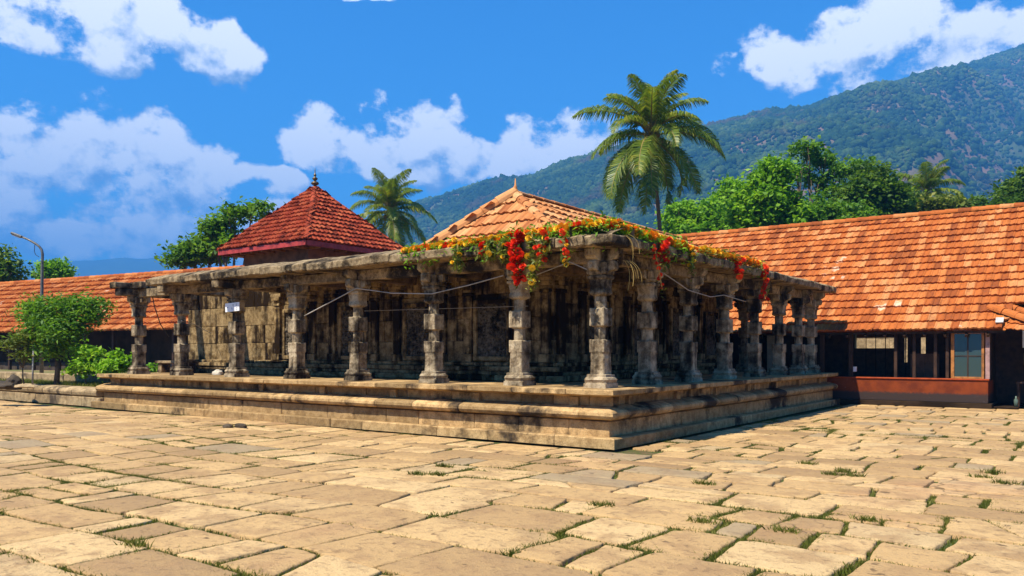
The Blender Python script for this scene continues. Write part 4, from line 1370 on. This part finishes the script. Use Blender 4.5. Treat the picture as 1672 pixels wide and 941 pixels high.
def gpt(px, D, z=0.0):
    c = at(px, 575, D); c[2] = z; return c

G1 = 'green trees beyond the gallery roof'
tree('leafy_tree', gpt(1118, 64), [bl(1112, 352, 64, 26, 22), bl(1120, 378, 64, 34, 20)], .40, 'leaf_bright', 'small bright green tree just right of the tall palm trunk', group=G1, nclump=90, seed=2, trunk_r=.14)
tree('leafy_tree', gpt(1165, 63), [bl(1165, 356, 63, 32, 26), bl(1160, 380, 63, 45, 20)], .40, 'leaf_bright', 'rounded bright green tree between the small one and the slim pointed one', group=G1, nclump=110, seed=3, trunk_r=.15)
tree('leafy_tree', gpt(1190, 66), [bl(1186, 318, 66, 20, 22), bl(1196, 345, 66, 22, 28)], .40, 'leaf_bright', 'slim pointed bright green tree left of the biggest rounded crown', group=G1, nclump=90, seed=4, trunk_r=.15)
tree('leafy_tree', gpt(1255, 48), [bl(1248, 325, 48, 40, 34), bl(1266, 284, 48, 27, 22), bl(1228, 355, 48, 36, 22), bl(1288, 350, 48, 24, 30)], .32, 'leaf_bright', 'biggest rounded bright green crown above the gallery ridge', group=G1, nclump=300, seed=5, trunk_r=.25)
tree('airy_tree', gpt(1322, 56), [bl(1315, 248, 56, 26, 13), bl(1345, 262, 56, 24, 12), bl(1300, 282, 56, 18, 12), bl(1372, 282, 56, 24, 11), bl(1400, 272, 56, 20, 10), bl(1425, 288, 56, 20, 10), bl(1335, 296, 56, 18, 10), bl(1362, 315, 56, 24, 12), bl(1330, 355, 56, 36, 18)], .34, 'leaf_mid', 'tallest tree with bare forking limbs and open dark green foliage', group=G1, nclump=170, per=26, seed=6, trunk_r=.22, shell=.3)
tree('leafy_tree', gpt(1352, 50), [bl(1352, 345, 50, 30, 24), bl(1335, 368, 50, 45, 20), bl(1385, 362, 50, 40, 22)], .32, 'leaf_mid', 'low bright bush-like tree under the tallest open tree', group=G1, nclump=150, seed=7, trunk_r=.18)
tree('leafy_tree', gpt(1428, 54), [bl(1428, 292, 54, 26, 20), bl(1415, 315, 54, 42, 24), bl(1445, 330, 54, 40, 30), bl(1400, 345, 54, 40, 24)], .34, 'leaf_dark', 'broad dark green tree between the open tree and the small palm', group=G1, nclump=210, per=40, seed=8, trunk_r=.25)
tree('leafy_tree', gpt(1478, 56), [bl(1480, 338, 56, 36, 18), bl(1530, 345, 56, 40, 14), bl(1555, 335, 56, 22, 12)], .34, 'leaf_yellow', 'low yellow green foliage at the foot of the small palm', group=G1, nclump=130, seed=9, trunk_r=.18)
tree('leafy_tree', gpt(1595, 58), [bl(1595, 336, 58, 14, 14), bl(1600, 345, 58, 20, 8)], .3, 'leaf_dark', 'tiny dark bush peeping over the gallery ridge right of the palm', group=G1, nclump=40, seed=10, trunk_r=.1)
tree('leafy_tree', gpt(1655, 56), [bl(1650, 318, 56, 22, 22), bl(1675, 300, 56, 26, 26), bl(1660, 340, 56, 40, 14), bl(1700, 320, 56, 30, 30)], .32, 'leaf_dark', 'dull green tree cut by the right edge of the photo', group=G1, nclump=140, seed=11, trunk_r=.2)
G2 = 'trees beyond the left wing'
tree('airy_tree', gpt(385, 44), [bl(412, 342, 44, 30, 12), bl(385, 352, 44, 26, 13), bl(352, 368, 44, 26, 14), bl(372, 395, 44, 44, 22), bl(345, 372, 44, 20, 9)], .30, 'leaf_mid', 'spreading tree with open branches left of the red pyramid roof', group=G2, nclump=110, per=30, seed=12, trunk_r=.2, shell=.3)
tree('leafy_tree', gpt(318, 46), [bl(318, 412, 46, 30, 14), bl(345, 408, 46, 34, 18), bl(300, 424, 46, 24, 10)], .28, 'leaf_mid', 'bushy green tree just above the wing ridge, below the spreading tree', group=G2, nclump=110, seed=13, trunk_r=.18)
tree('leafy_tree', gpt(88, 60), [bl(88, 440, 60, 20, 10), bl(95, 436, 60, 12, 8), bl(80, 448, 60, 26, 8)], .3, 'leaf_bright', 'small green treetop behind the street lamp pole', group=G2, nclump=60, seed=14, trunk_r=.15)
tree('leafy_tree', gpt(5, 52), [bl(0, 415, 52, 12, 9), bl(15, 432, 52, 16, 8), bl(5, 450, 52, 30, 14), bl(-30, 430, 52, 30, 25)], .28, 'leaf_dark', 'dark green tree cut by the left edge above the wing', group=G2, nclump=80, seed=15, trunk_r=.2)

# shrub tree and bushes in the bed
b0 = gpt(92, 27.0, .5)
tree('shrub_tree', b0, [bl(95, 528, 27, 42, 30), bl(62, 520, 27, 24, 24), bl(145, 515, 27, 26, 18), bl(120, 498, 27, 34, 12), bl(70, 498, 27, 24, 12), bl(88, 568, 27, 30, 20), bl(52, 545, 27, 18, 16), bl(100, 545, 26.4, 26, 22), bl(155, 500, 27, 16, 9), bl(45, 508, 27, 12, 9)], .17, 'leaf_mid', 'bushy green shrub tree in the raised bed before the left wing', 'tree', nclump=330, per=30, spread=.20, trunk_r=.08, seed=20, shell=.45, aspect=.36)
tree('sapling', gpt(40, 26.6, .5), [bl(28, 560, 26.6, 22, 7), bl(48, 552, 26.6, 18, 8), bl(42, 580, 26.6, 18, 8), bl(15, 563, 26.6, 12, 5)], .15, 'leaf_yellow', 'thin pale sapling with feathery leaves left of the shrub tree', 'sapling', nclump=60, per=20, spread=.15, trunk_r=.025, seed=21, shell=.2, aspect=.35)
G3 = 'bushes between the shrub tree and the platform'
tree('bush', gpt(140, 26.4, .5), [bl(142, 585, 26.4, 22, 20), bl(150, 600, 26.4, 22, 14), bl(125, 603, 26.4, 18, 8), bl(140, 572, 26.4, 12, 10)], .16, 'leaf_bright', 'taller bush with reddish tips right of the shrub tree', 'bush', G3, nclump=90, per=26, spread=.14, trunk_r=.03, seed=22, shell=.3)
tree('bush', gpt(185, 25.6, .5), [bl(183, 600, 25.6, 18, 13), bl(200, 595, 25.6, 14, 12), bl(192, 585, 25.6, 8, 12)], .16, 'leaf_bright', 'low rounded bush touching the leftmost column', 'bush', G3, nclump=80, per=26, spread=.13, trunk_r=.03, seed=23, shell=.3)
tree('weed', gpt(245, 27.5, .72), [bl(245, 603, 27.5, 7, 6)], .15, 'leaf_bright', 'small weed behind the two leftmost columns', 'plant', None, nclump=12, per=20, spread=.12, trunk_r=.015, seed=24, shell=.2)
mb = MB(); c = gpt(53, 26.4, .5); mb.tube([c, c + UP * 1.25 + RGT * .03], [.03, .025], 7)
tag(mb.build('stake', M['cable'], None, True, origin=c), 'thin pale wooden stake standing in the bed beside the shrub tree', 'stake')

# ---- coconut palms
def frond_mesh(L, e0, curl, az, r, width=.27, nl=84, sag=.95):
    """rachis tube and leaflet strips in crown-local coordinates"""
    n = 18
    pts = [np.zeros(3)]; el = e0
    hd = np.array([math.cos(az), math.sin(az), 0]); sd = np.array([-math.sin(az), math.cos(az), 0])
    swing = r.uniform(-.25, .25)
    for i in range(n):
        t = i / n
        el_i = e0 - curl * (t ** 1.35)
        d = hd * math.cos(el_i) + UP * math.sin(el_i) + sd * swing * t * .5
        pts.append(pts[-1] + d / np.linalg.norm(d) * L / n)
    pts = np.array(pts)
    V = []; F = []
    twist = r.uniform(-.5, .5)
    for k in range(nl):
        t = .16 + .84 * k / (nl - 1)
        f = t * n; i = min(int(f), n - 1); p = pts[i] + (pts[i + 1] - pts[i]) * (f - i)
        tg = pts[i + 1] - pts[i]; tg /= np.linalg.norm(tg)
        sde = np.cross(tg, UP); sde /= np.linalg.norm(sde) + 1e-9
        nrm = np.cross(sde, tg)
        ll = L * width * (math.sin(PI * min(1, .12 + t * .86)) ** .6) * r.uniform(.8, 1.1)
        for sg in (-1, 1):
            d0 = sde * sg * (.85) + tg * .55 + nrm * (.30 + twist * sg * .3) + r.normal(0, .07, 3)
            d0 /= np.linalg.norm(d0)
            d1 = d0 * .75 - UP * sag * (.7 + .5 * r.random()); d1 /= np.linalg.norm(d1)
            w_ = .022 * L / 4.0 + .010
            a = p; m = p + d0 * ll * .45; e = m + d1 * ll * .60
            b = len(V)
            wv = tg * w_
            V += [a - wv * .6, a + wv * .6, m + wv, m - wv, e + wv * .12, e - wv * .12]
            F += [(b, b + 1, b + 2, b + 3), (b + 3, b + 2, b + 4, b + 5)]
    return pts, np.array(V), F
def palm(base, crown, L, nf, label, seed, trunk_r=.17, width=.27, nuts=True, lean=0.0, elmin=-.65, group=None):
    r = np.random.default_rng(seed)
    t = empty('coconut_palm', base, label, 'palm tree', group)
    base = np.array(base, float); crown = np.array(crown, float)
    mb = MB(); P = []; rad = []
    ln = crown - base
    n = 40
    for i in range(n + 1):
        s = i / n
        P.append(base + ln * s + RGT * lean * math.sin(PI * s) * 1.0)
        rad.append(trunk_r * (1.5 if i == 0 else 1.0 - .3 * s) * (1.05 if i % 2 else .96))
    mb.tube(P, rad, 10)
    mb.build('trunk', M['palm_bark'], t, True)
    mb = MB()
    for k in range(14):
        a = k * 2.4; d = np.array([math.cos(a), math.sin(a), 0])
        p = crown + UP * (-.35 + .05 * k)
        mb.tube([p, p + d * .22 * L / 4 + UP * .30, p + d * .5 * L / 4 + UP * .75], [.07, .05, .03], 5)
    mb.build('leaf_sheath', M['rachis'], t, True)
    for k in range(nf):
        az = k * 2.39996 + r.uniform(-.2, .2)
        s = (k + .5) / nf
        e0 = 1.50 - (1.50 - elmin) * s ** 1.0 + r.uniform(-.10, .10)
        curl = r.uniform(1.1, 1.7) * (.75 + .3 * (1 - abs(2 * s - 1)))
        l = L * r.uniform(.80, 1.10) * (.82 + .18 * s)
        pts, V, F = frond_mesh(l, e0, curl, az, r, width)
        mb = MB(); off = crown + UP * (.25 - .5 * s)
        mb.add(V + off, F)
        fr = mb.build('frond', M['frond'], t, fix=False)
        m2 = MB(); m2.tube(pts + off, np.linspace(.05, .008, len(pts)) * L / 4, 5)
        m2.build('stalk', M['rachis'], fr, True)
    if nuts:
        for k in range(9):
            a = k * 2.1; c = crown + np.array([math.cos(a), math.sin(a), 0]) * r.uniform(.2, .42) - UP * r.uniform(.1, .6)
            mb = MB(); mb.lathe(c, [(-.15, .02), (-.12, .08), (-.04, .13), (.04, .13), (.12, .08), (.15, .02)], 9)
            mb.build('coconut', M['coconut'], t, True)
palm(gpt(1082, 44), at(1063, 220, 44), 4.8, 33, 'tall coconut palm standing alone beyond the gallery roof with blue sky behind', 5, lean=.25, elmin=-.80, trunk_r=.135)
palm(gpt(640, 58), at(636, 345, 58), 3.9, 30, 'medium coconut palm between the red pyramid roof and the hill', 9, trunk_r=.16)
palm(gpt(1512, 66), at(1512, 316, 66), 3.5, 22, 'small yellowish palm among the trees above the gallery ridge', 14, nuts=False, elmin=-.4)

# ================================================================== FLOWERS
def blossom_mesh(name, mat, seed):
    r = np.random.default_rng(seed)
    V = []; F = []
    for ringi, (n, el, ln) in enumerate(((10, -.25, 1.0), (10, .25, .95), (8, .7, .85), (5, 1.15, .7))):
        for k in range(n):
            a = 2 * PI * (k + .5 * (ringi % 2)) / n + r.uniform(-.15, .15)
            d = np.array([math.cos(a) * math.cos(el), math.sin(a) * math.cos(el), math.sin(el)])
            s = np.array([-math.sin(a), math.cos(a), 0]); 
            b = len(V); w_ = .42 * ln
            V += [d * .15, d * ln * .75 + s * w_, d * ln + UP * .08, d * ln * .75 - s * w_]
            F += [(b, b + 1, b + 2, b + 3)]
    V = np.array(V) * .068
    me = bpy.data.meshes.new(name)
    me.from_pydata(V.tolist(), [], F); me.materials.append(mat); me.update()
    return me
BM = {k: [blossom_mesh(n_, M[k], s) for s in (1, 2)] for k, n_ in (('marigold', 'marigold_blossom'), ('yellow_petal', 'yellow_blossom'), ('red_petal', 'red_blossom'))}
BN = {'marigold': 'orange_blossom', 'yellow_petal': 'yellow_blossom', 'red_petal': 'red_blossom'}
def garland(label, pts, n, weights, foliage_n, spread, seed, size=1.0, trail=0.0, hang=0, leafmat='leaf_yellow', name='flower_garland', cat='garland', group=None, radial=.048):
    r = np.random.default_rng(seed)
    pts = np.array(pts, float)
    root = empty(name, pts[0], label, cat, group)
    seg = np.r_[0, np.cumsum(np.linalg.norm(np.diff(pts, axis=0), axis=1))]
    def along(t):
        s = t * seg[-1]; i = min(np.searchsorted(seg, s, 'right') - 1, len(seg) - 2)
        return pts[i] + (pts[i + 1] - pts[i]) * (s - seg[i]) / (seg[i + 1] - seg[i])
    m = MB(); m.tube([along(t) for t in np.linspace(0, 1, 24)], .012, 5)
    m.build('garland_cord', M['straw'], root)
    kinds = list(weights); w_ = np.array([weights[k] for k in kinds], float); w_ /= w_.sum()
    for i in range(n):
        t = (i + r.random()) / n
        # colours come in runs
        k = kinds[int(np.searchsorted(np.cumsum(w_), (r.random() * .55 + .45 * (.5 + .5 * math.sin(t * 23 + seed)))))] if len(kinds) > 1 else kinds[0]
        p = along(t) + r.normal(0, radial, 3) * np.array([1, 1, .6])
        o = bpy.data.objects.new(BN[k], BM[k][i % 2]); sc.collection.objects.link(o)
        o.parent = root
        o.location = tuple(p - pts[0])
        s = size * r.uniform(.8, 1.35); o.scale = (s, s, s)
        o.rotation_euler = tuple(r.uniform(-1.0, 1.0, 3))
    if foliage_n:
        C = np.array([along(t) for t in r.random(foliage_n)]) + r.normal(0, spread, (foliage_n, 3))
        C[:, 2] -= .02 + np.abs(r.normal(0, trail, foliage_n))
        V, F = leaf_quads(C, .11, r, aspect=.32, droop=.5)
        mesh_np('foliage', V, F, M[leafmat], root)
    return root
def eL(x, dz=0.0, y=.12): return (x, y, 3.74 + dz)
def eR(y, dz=0.0, x=-.14): return (x, y, 3.74 + dz)
# on the front eave
garland('thick orange, yellow and red flower garland along the front eave left of the corner', [eL(-5.0, 0, .20), eL(-4.0, .02, .22), eL(-3.0, .03, .24), eL(-2.5, .06, .24)], 210, {'yellow_petal': 5, 'marigold': 3.2, 'red_petal': 1.8}, 1100, .085, 3, 1.0, .08, leafmat='leaf_bright')
garland('leafy flower garland heaped on the corner of the eave above the corner column', [eL(-2.5, .06, .26), eL(-1.7, .10, .30), eL(-1.0, .14, .34), (-.55, .30, 3.90), (-.32, .42, 3.86)], 200, {'yellow_petal': 3, 'marigold': 4, 'red_petal': 2.5}, 1700, .09, 4, 1.0, .10, leafmat='leaf_bright')
# along the right eave
garland('yellow and orange garland running along the right hand eave next to the corner', [(-.30, .45, 3.88), (-.22, 1.4, 3.84), (-.20, 2.6, 3.80), (-.18, 3.4, 3.79)], 190, {'yellow_petal': 5, 'marigold': 4, 'red_petal': 1.2}, 1000, .085, 5, 1.0, .09, leafmat='leaf_bright')
garland('thinner orange garland along the far part of the right hand eave', [(-.16, 3.9, 3.80), (-.14, 5.2, 3.80), (-.14, 6.3, 3.80), (-.14, 7.6, 3.78)], 150, {'marigold': 4, 'yellow_petal': 3, 'red_petal': 2}, 500, .08, 6, .95, .10)
S = 'flower strands hanging from the eave'
def strand(label, top, ln, n, wts, fol, seed, radial=.05, size=1.0, sway=(0, 0)):
    t = np.array(top, float)
    return garland(label, [t, t + np.array([sway[0] * .5, sway[1] * .5, -ln * .5]), t + np.array([sway[0], sway[1], -ln])], n, wts, fol, .05, seed, size, .04, name='flower_strand', cat='flower strand', group=S, radial=radial)
strand('thick red flower strand hanging down the front of the second column from the corner', eL(-2.03, .04, .03), .86, 70, {'red_petal': 1}, 120, 21, .055, 1.1)
strand('green leafy strand hanging just right of the thick red one', eL(-1.70, .04, .03), .95, 6, {'yellow_petal': 1}, 260, 22, .04)
strand('short crimson strand hanging between the thick red strand and the corner', eL(-1.38, .05, .0), .50, 16, {'red_petal': 3, 'yellow_petal': 1}, 120, 23, .035, .8, (-.12, 0))
strand('thin red and yellow strand hanging left of the corner column', eL(-1.02, .06, .0), .62, 18, {'red_petal': 3, 'yellow_petal': 1}, 40, 24, .025, .75, (.08, 0))
strand('small red flower tassel hanging from the garland near the middle of the front eave', eL(-2.85, .02, .04), .25, 14, {'red_petal': 1}, 60, 25, .035, .8)
strand('pale green leaf spray drooping over the front eave at the left part of the garland', eL(-3.47, .0, .03), .42, 3, {'yellow_petal': 1}, 160, 26, .04, .8)
strand('green leaf spray drooping over the front eave in the middle of the garland', eL(-2.66, .02, .03), .30, 4, {'yellow_petal': 1}, 320, 27, .06, .8)
strand('large green leaf spray beside the thick red strand on its left', eL(-2.32, .02, .03), .36, 4, {'yellow_petal': 1}, 320, 33, .06, .8)
strand('red flower bunch hanging over the right eave above the second column', (-.03, 1.98, 3.74), .42, 26, {'red_petal': 1}, 160, 28, .05, .95)
strand('long thin red strand trailing from the right eave near the corner', (-.04, 1.58, 3.62), .80, 12, {'red_petal': 1}, 12, 29, .015, .6, (.02, .3))
strand('yellow green leaf tail hanging from the right eave past the second column', (-.04, 3.26, 3.74), .40, 4, {'yellow_petal': 1}, 110, 30, .03, .8)
strand('red flower tassel hanging from the right eave near the fourth column', (-.03, 5.85, 3.78), .42, 22, {'red_petal': 1}, 30, 31, .045, .95)
strand('long red flower tassel at the far end of the right eave garland', (-.03, 7.60, 3.76), .85, 34, {'red_petal': 3, 'marigold': 1}, 40, 32, .04, .9)
# dry straw hanging at the corner column
mb = MB(); r_ = np.random.default_rng(3)
for k in range(9):
    a = np.array([-.12 + r_.uniform(-.05, .1), .55 + r_.uniform(-.05, .15), 3.70 - (k > 3) * .45])
    b = a + np.array([r_.uniform(-.02, .22), r_.uniform(-.1, .25), -r_.uniform(.25, .55)])
    cc = (a + b) / 2 + np.array([.10, .04, .10])
    mb.tube([a * (1 - t) ** 2 + 2 * cc * t * (1 - t) + b * t * t for t in np.linspace(0, 1, 9)], .004, 5)
tag(mb.build('dry_vine', M['straw'], None), 'dry yellow straw stems dangling beside the corner column capital', 'dry vine')

# ================================================================== CABLES, SIGN, LAMP
def cable(label, pts, r=.011, mat='cable', sag=0.0):
    mb = MB(); P = []
    for a, b in zip(pts[:-1], pts[1:]):
        a = np.array(a, float); b = np.array(b, float)
        for k in range(12):
            t = k / 12; P.append(a + (b - a) * t - UP * sag * 4 * t * (1 - t))
    P.append(np.array(pts[-1], float))
    mb.tube(P, r, 6)
    tag(mb.build('cable', M[mat], None, True), label, 'cable')
def onY(px, py, Y):
    d = FWD + RGT * (px - 836) / FPX + UP * (575 - py) / FPX
    t = (Y - CAM[1]) / d[1]; return CAM + d * t
def onX(px, py, X):
    d = FWD + RGT * (px - 836) / FPX + UP * (575 - py) / FPX
    t = (X - CAM[0]) / d[0]; return CAM + d * t
cable('grey cable slung between the front columns in long shallow loops', [onY(497, 516, .60), onY(582, 471, .56), onY(640, 479, .56), onY(705, 480, .56), onY(765, 466, .56), onY(822, 450, .50)], .012)
cable('short pale cord from the hanging red strand to the corner column', [onY(868, 452, .5), onY(930, 428, .45), onY(958, 440, .42)], .010)
cable('pale cable looping along the right hand columns', [onX(1083, 446, -.52), onX(1124, 474, -.52), onX(1160, 485, -.52), onX(1182, 482, -.52), onX(1218, 493, -.52)], .011)
cable('thin pale wire from the second column from the left towards the hall wall', [onY(296, 524, .6), onY(318, 530, 1.6), onY(345, 545, 2.6)], .010)
cable('black slack cable hanging in the leftmost bay of the colonnade', [onY(246, 468, .7), onY(252, 500, .8), onY(262, 530, 1.0), onY(276, 550, 1.4)], .014, 'cable_dark')
cable('thin horizontal wire stretched in the shade behind the front columns', [onY(595, 508, 2.4), onY(730, 504, 2.4), onY(862, 500, 2.4)], .008)
# white sign board on the fifth front column from the corner
sg = empty('sign_board', onY(379, 502, .54), 'small white sign board with faint dark marks fixed to a left column', 'sign')
c = onY(379.5, 501.8, .54)
mb = MB(); tl = .035
ax = np.array([math.cos(tl), 0, math.sin(tl)]); az = np.array([-math.sin(tl), 0, math.cos(tl)]); ay = np.array([0, 1, 0])
SW, SH = .60, .225
mb.obox(c, ax, ay, az, SW, .02, SH, .003); mb.build('board', M['white'], sg)
mb = MB()
def stroke(u0, v0, u1, v1, w_=.010):
    a = c + ax * u0 * SW + az * v0 * SH - ay * .0125; b = c + ax * u1 * SW + az * v1 * SH - ay * .0125
    d = b - a; L = np.linalg.norm(d); d /= L
    mb.obox((a + b) / 2, d, ay, np.cross(d, ay), L, .003, w_)
stroke(-.38, .02, -.27, .02, .016)
for u0, v0, u1, v1 in ((-.06, -.28, -.02, -.04), (-.02, -.04, .03, -.28), (.05, .33, .08, .15), (.08, .15, .12, .35), (.08, .15, .08, .0), (.30, .34, .30, .0), (.30, .34, .38, .34), (.30, .18, .37, .18), (.28, -.10, .38, -.10), (.28, -.10, .28, -.30), (.28, -.30, .38, -.30)):
    stroke(u0, v0, u1, v1, .005)
mb.build('marking', M['ink'], sg)
# street lamp
lb_ = gpt(68, 31.0, .5)
lampr = empty('street_lamp', lb_, 'grey street lamp with a curved arm in front of the left wing roof', 'street lamp')
k = 31.0 / FPX
top = at(68, 430, 31.0)
mb = MB(); P = [lb_, at(68.2, 500, 31), at(69, 430, 31)] + [at(x, y, 31) for x, y in ((69.5, 415), (68, 408), (64, 402.5), (58, 398), (50, 393.5), (42, 389.5))]
mb.tube(P, [.075, .065, .052, .05, .048, .045, .042, .04, .038], 9); pole = mb.build('pole', M['metal'], lampr, True)
a = at(44, 390.5, 31); b = at(19, 380.5, 31); d = (b - a); L = np.linalg.norm(d); d /= L
sv = np.cross(d, UP); sv /= np.linalg.norm(sv); nv = np.cross(sv, d)
mb = MB()
for s0, s1, w_, h in ((0, .30, .10, .07), (.28, 1.0, .19, .09)):
    mb.obox(a + d * L * (s0 + s1) / 2, d, sv, nv, L * (s1 - s0), w_, h, .025)
hd_ = mb.build('lamp_head', M['metal'], lampr)
mb = MB(); mb.obox(a + d * L * .66 - nv * .055, d, sv, nv, L * .5, .14, .03, .012); mb.build('lens', M['lens'], hd_)
mb = MB(); mb.tube([at(57, 398, 31), at(56, 410, 31), at(58, 416, 31), at(64, 420, 31)], .012, 5); mb.build('loose_wire', M['cable_dark'], pole)

# ================================================================== HILLS
def interp(x, pts):
    return np.interp(x, [p[0] for p in pts], [p[1] for p in pts])
SKY_R = [(400, 460), (560, 420), (620, 375), (680, 326), (740, 308), (800, 294), (830, 288), (870, 278), (920, 260), (960, 247), (1000, 236), (1050, 224), (1140, 202), (1200, 188), (1250, 179), (1330, 168), (1380, 155), (1440, 142), (1500, 124), (1560, 108), (1620, 88), (1672, 73), (1760, 50), (1900, 20), (2200, -10), (2700, 60)]
def hill_polar(px0, px1, npx, r0, r1f, nr, sky, seed, rough):
    px = np.linspace(px0, px1, npx)
    t = np.linspace(0, 1.25, nr)
    PX, T = np.meshgrid(px, t, indexing='ij')
    tanel = (575 - interp(PX, sky)) / FPX
    D1 = r1f(PX)
    Tt = T
    # ridge distance and distances measured along the camera's forward axis
    D = r0 + (D1 - r0) * Tt
    e_ = np.sin(np.clip(Tt, 0, 1) * PI / 2) ** 1.1
    x = (PX - 836) / FPX
    P = CAM[None, None, :] + D[..., None] * (FWD + RGT * x[..., None])
    zr = tanel * D1
    Q = P.copy(); Q[..., 2] = 0
    sp = fbm(Q * (1 / 260.0), 4, seed) * rough * np.sin(np.clip(Tt, 0, 1) * PI) * (1.15 - np.clip(Tt, 0, 1.15)) * 1.6 * zr
    z = np.where(Tt <= 1, tanel * e_ * D, zr * (1 - (Tt - 1) * 1.4)) + sp + fbm(Q / 70.0, 3, seed + 4) * 5 * np.clip(Tt * 3, 0, 1)
    P[..., 2] = np.maximum(z, -.05) 
    return P
HP = hill_polar(380, 2700, 300, 300, lambda p: 1450 + 250 * np.sin(p * .004) + np.clip(p - 900, 0, 900) * .4, 130, SKY_R, 5, .20)
# drop the ground mesh a little under the canopy
def grid_faces(n, m):
    i, j = np.meshgrid(np.arange(n - 1), np.arange(m - 1), indexing='ij')
    a = (i * m + j).ravel()
    return np.stack([a, a + m, a + m + 1, a + 1], 1)
hp = HP.reshape(-1, 3).copy(); hp[:, 2] -= 5
hp[:, 2] = np.maximum(hp[:, 2], -.07)
tag(mesh_np('mountain', hp, grid_faces(300, 130), M['hill'], smooth=True), kind='structure')
# forest on the mountain: rounded crowns merged into one mass
def ico():
    t = (1 + 5 ** .5) / 2
    v = [(-1, t, 0), (1, t, 0), (-1, -t, 0), (1, -t, 0), (0, -1, t), (0, 1, t), (0, -1, -t), (0, 1, -t), (t, 0, -1), (t, 0, 1), (-t, 0, -1), (-t, 0, 1)]
    f = [(0, 11, 5), (0, 5, 1), (0, 1, 7), (0, 7, 10), (0, 10, 11), (1, 5, 9), (5, 11, 4), (11, 10, 2), (10, 7, 6), (7, 1, 8), (3, 9, 4), (3, 4, 2), (3, 2, 6), (3, 6, 8), (3, 8, 9), (4, 9, 5), (2, 4, 11), (6, 2, 10), (8, 6, 7), (9, 8, 1)]
    v = [np.array(q) / np.linalg.norm(q) for q in v]; mid = {}
    out = []
    def m(a, b):
        k = (min(a, b), max(a, b))
        if k not in mid:
            q = v[a] + v[b]; v.append(q / np.linalg.norm(q)); mid[k] = len(v) - 1
        return mid[k]
    for a, b, c in f:
        ab, bc, ca = m(a, b), m(b, c), m(c, a)
        out += [(a, ab, ca), (b, bc, ab), (c, ca, bc), (ab, bc, ca)]
    return np.array(v), np.array(out), np.array(f)
IV, IF, IF0 = ico()
def forest(n, seed):
    r = np.random.default_rng(seed)
    npx, nt = 300, 130
    # area-weighted sampling over the terrain grid
    Dd = HP @ FWD - CAM @ FWD
    d2 = np.linalg.norm(HP[..., :2] - CAM[:2], axis=-1)
    lim = (np.arange(nt) / (nt - 1) * 1.25)
    vis = (lim < 1.05)
    iu = r.uniform(0, npx - 1.01, n * 3); 
    tt = np.sqrt(r.uniform(.02, 1, n * 3)) * (1.03 / 1.25) * (nt - 1)
    i = iu.astype(int); j = tt.astype(int); fi = (iu - i)[:, None]; fj = (tt - j)[:, None]
    P = (HP[i, j] * (1 - fi) * (1 - fj) + HP[i + 1, j] * fi * (1 - fj) + HP[i, j + 1] * (1 - fi) * fj + HP[i + 1, j + 1] * fi * fj)
    q = P - CAM; Df = q @ FWD; px = 836 + FPX * (q @ RGT) / Df; py = 575 - FPX * q[:, 2] / Df
    ok = (px > 560) & (px < 1850) & (py < 420)
    # a few bare rocky patches
    bare = fbm(np.c_[P[:, :2] / 130.0, np.zeros(len(P))], 3, 77) + .55 * np.exp(-((px - 1390) / 60) ** 2 - ((py - 268) / 16) ** 2) + .3 * np.exp(-((px - 1230) / 40) ** 2 - ((py - 225) / 12) ** 2)
    ok &= ~((bare > .74) & (r.random(len(P)) < .75))
    P = P[ok][:n]
    m = len(P)
    s = r.uniform(1.5, 4.0, m) * r.choice([.6, .8, 1, 1, 1.3, 1.9], m, p=[.2, .2, .25, .2, .1, .05])
    sc3 = np.c_[s * r.uniform(.85, 1.2, m), s * r.uniform(.85, 1.2, m), s * r.uniform(.75, 1.15, m)]
    near = ((P - CAM) @ FWD) < 900
    Vs = []; Fs = []; b = 0
    for sel, iv, fa, jj in ((near, IV, IF, .24), (~near, IV[:12], IF0, .28)):
        k = int(sel.sum())
        jit = 1 + r.uniform(-jj, jj, (k, len(iv)))
        V = iv[None] * jit[..., None] * sc3[sel][:, None, :] + (P[sel] - UP * 3.6)[:, None, :]
        F = fa[None] + (np.arange(k) * len(iv))[:, None, None] + b
        Vs.append(V.reshape(-1, 3)); Fs.append(F.reshape(-1, 3)); b += k * len(iv)
    return np.concatenate(Vs), np.concatenate(Fs)
fv, ff = forest(70000, 12)
tag(mesh_np('hillside_forest', fv, ff, M['forest']), 'dense green forest covering the mountain slope', 'forest', kind='stuff')
SKY_L = [(-900, 445), (-400, 452), (-100, 441), (0, 438), (40, 434), (100, 428), (150, 425), (200, 421), (235, 424), (262, 420), (270, 418), (278, 424), (320, 436), (400, 442), (520, 452), (700, 470), (900, 520)]
FP_ = hill_polar(-900, 900, 240, 2600, lambda p: 4300 + 0 * p, 50, SKY_L, 9, .05)
tag(mesh_np('far_hills', FP_, grid_faces(240, 50), M['far_hill'], smooth=True), kind='structure')

# ================================================================== HAZE
HAZE_D = 0.00042
mb = MB(); mb.box(-5800, 5800, -5800, 5800, -1.1, 760)
hz = mb.build('haze', None)
hm = bpy.data.materials.new('haze_air'); hm.use_nodes = True
nt = hm.node_tree
for n_ in list(nt.nodes):
    if n_.type == 'BSDF_PRINCIPLED': nt.nodes.remove(n_)
pv = nt.nodes.new('ShaderNodeVolumePrincipled')
pv.inputs['Density'].default_value = HAZE_D
pv.inputs['Color'].default_value = (0.09, 0.39, 0.93, 1)
pv.inputs['Anisotropy'].default_value = 0.0
nt.links.new(pv.outputs[0], nt.nodes['Material Output'].inputs['Volume'])
hz.data.materials.append(hm)
tag(hz, 'thin blue daylight haze over the valley and hills', 'haze', kind='stuff')
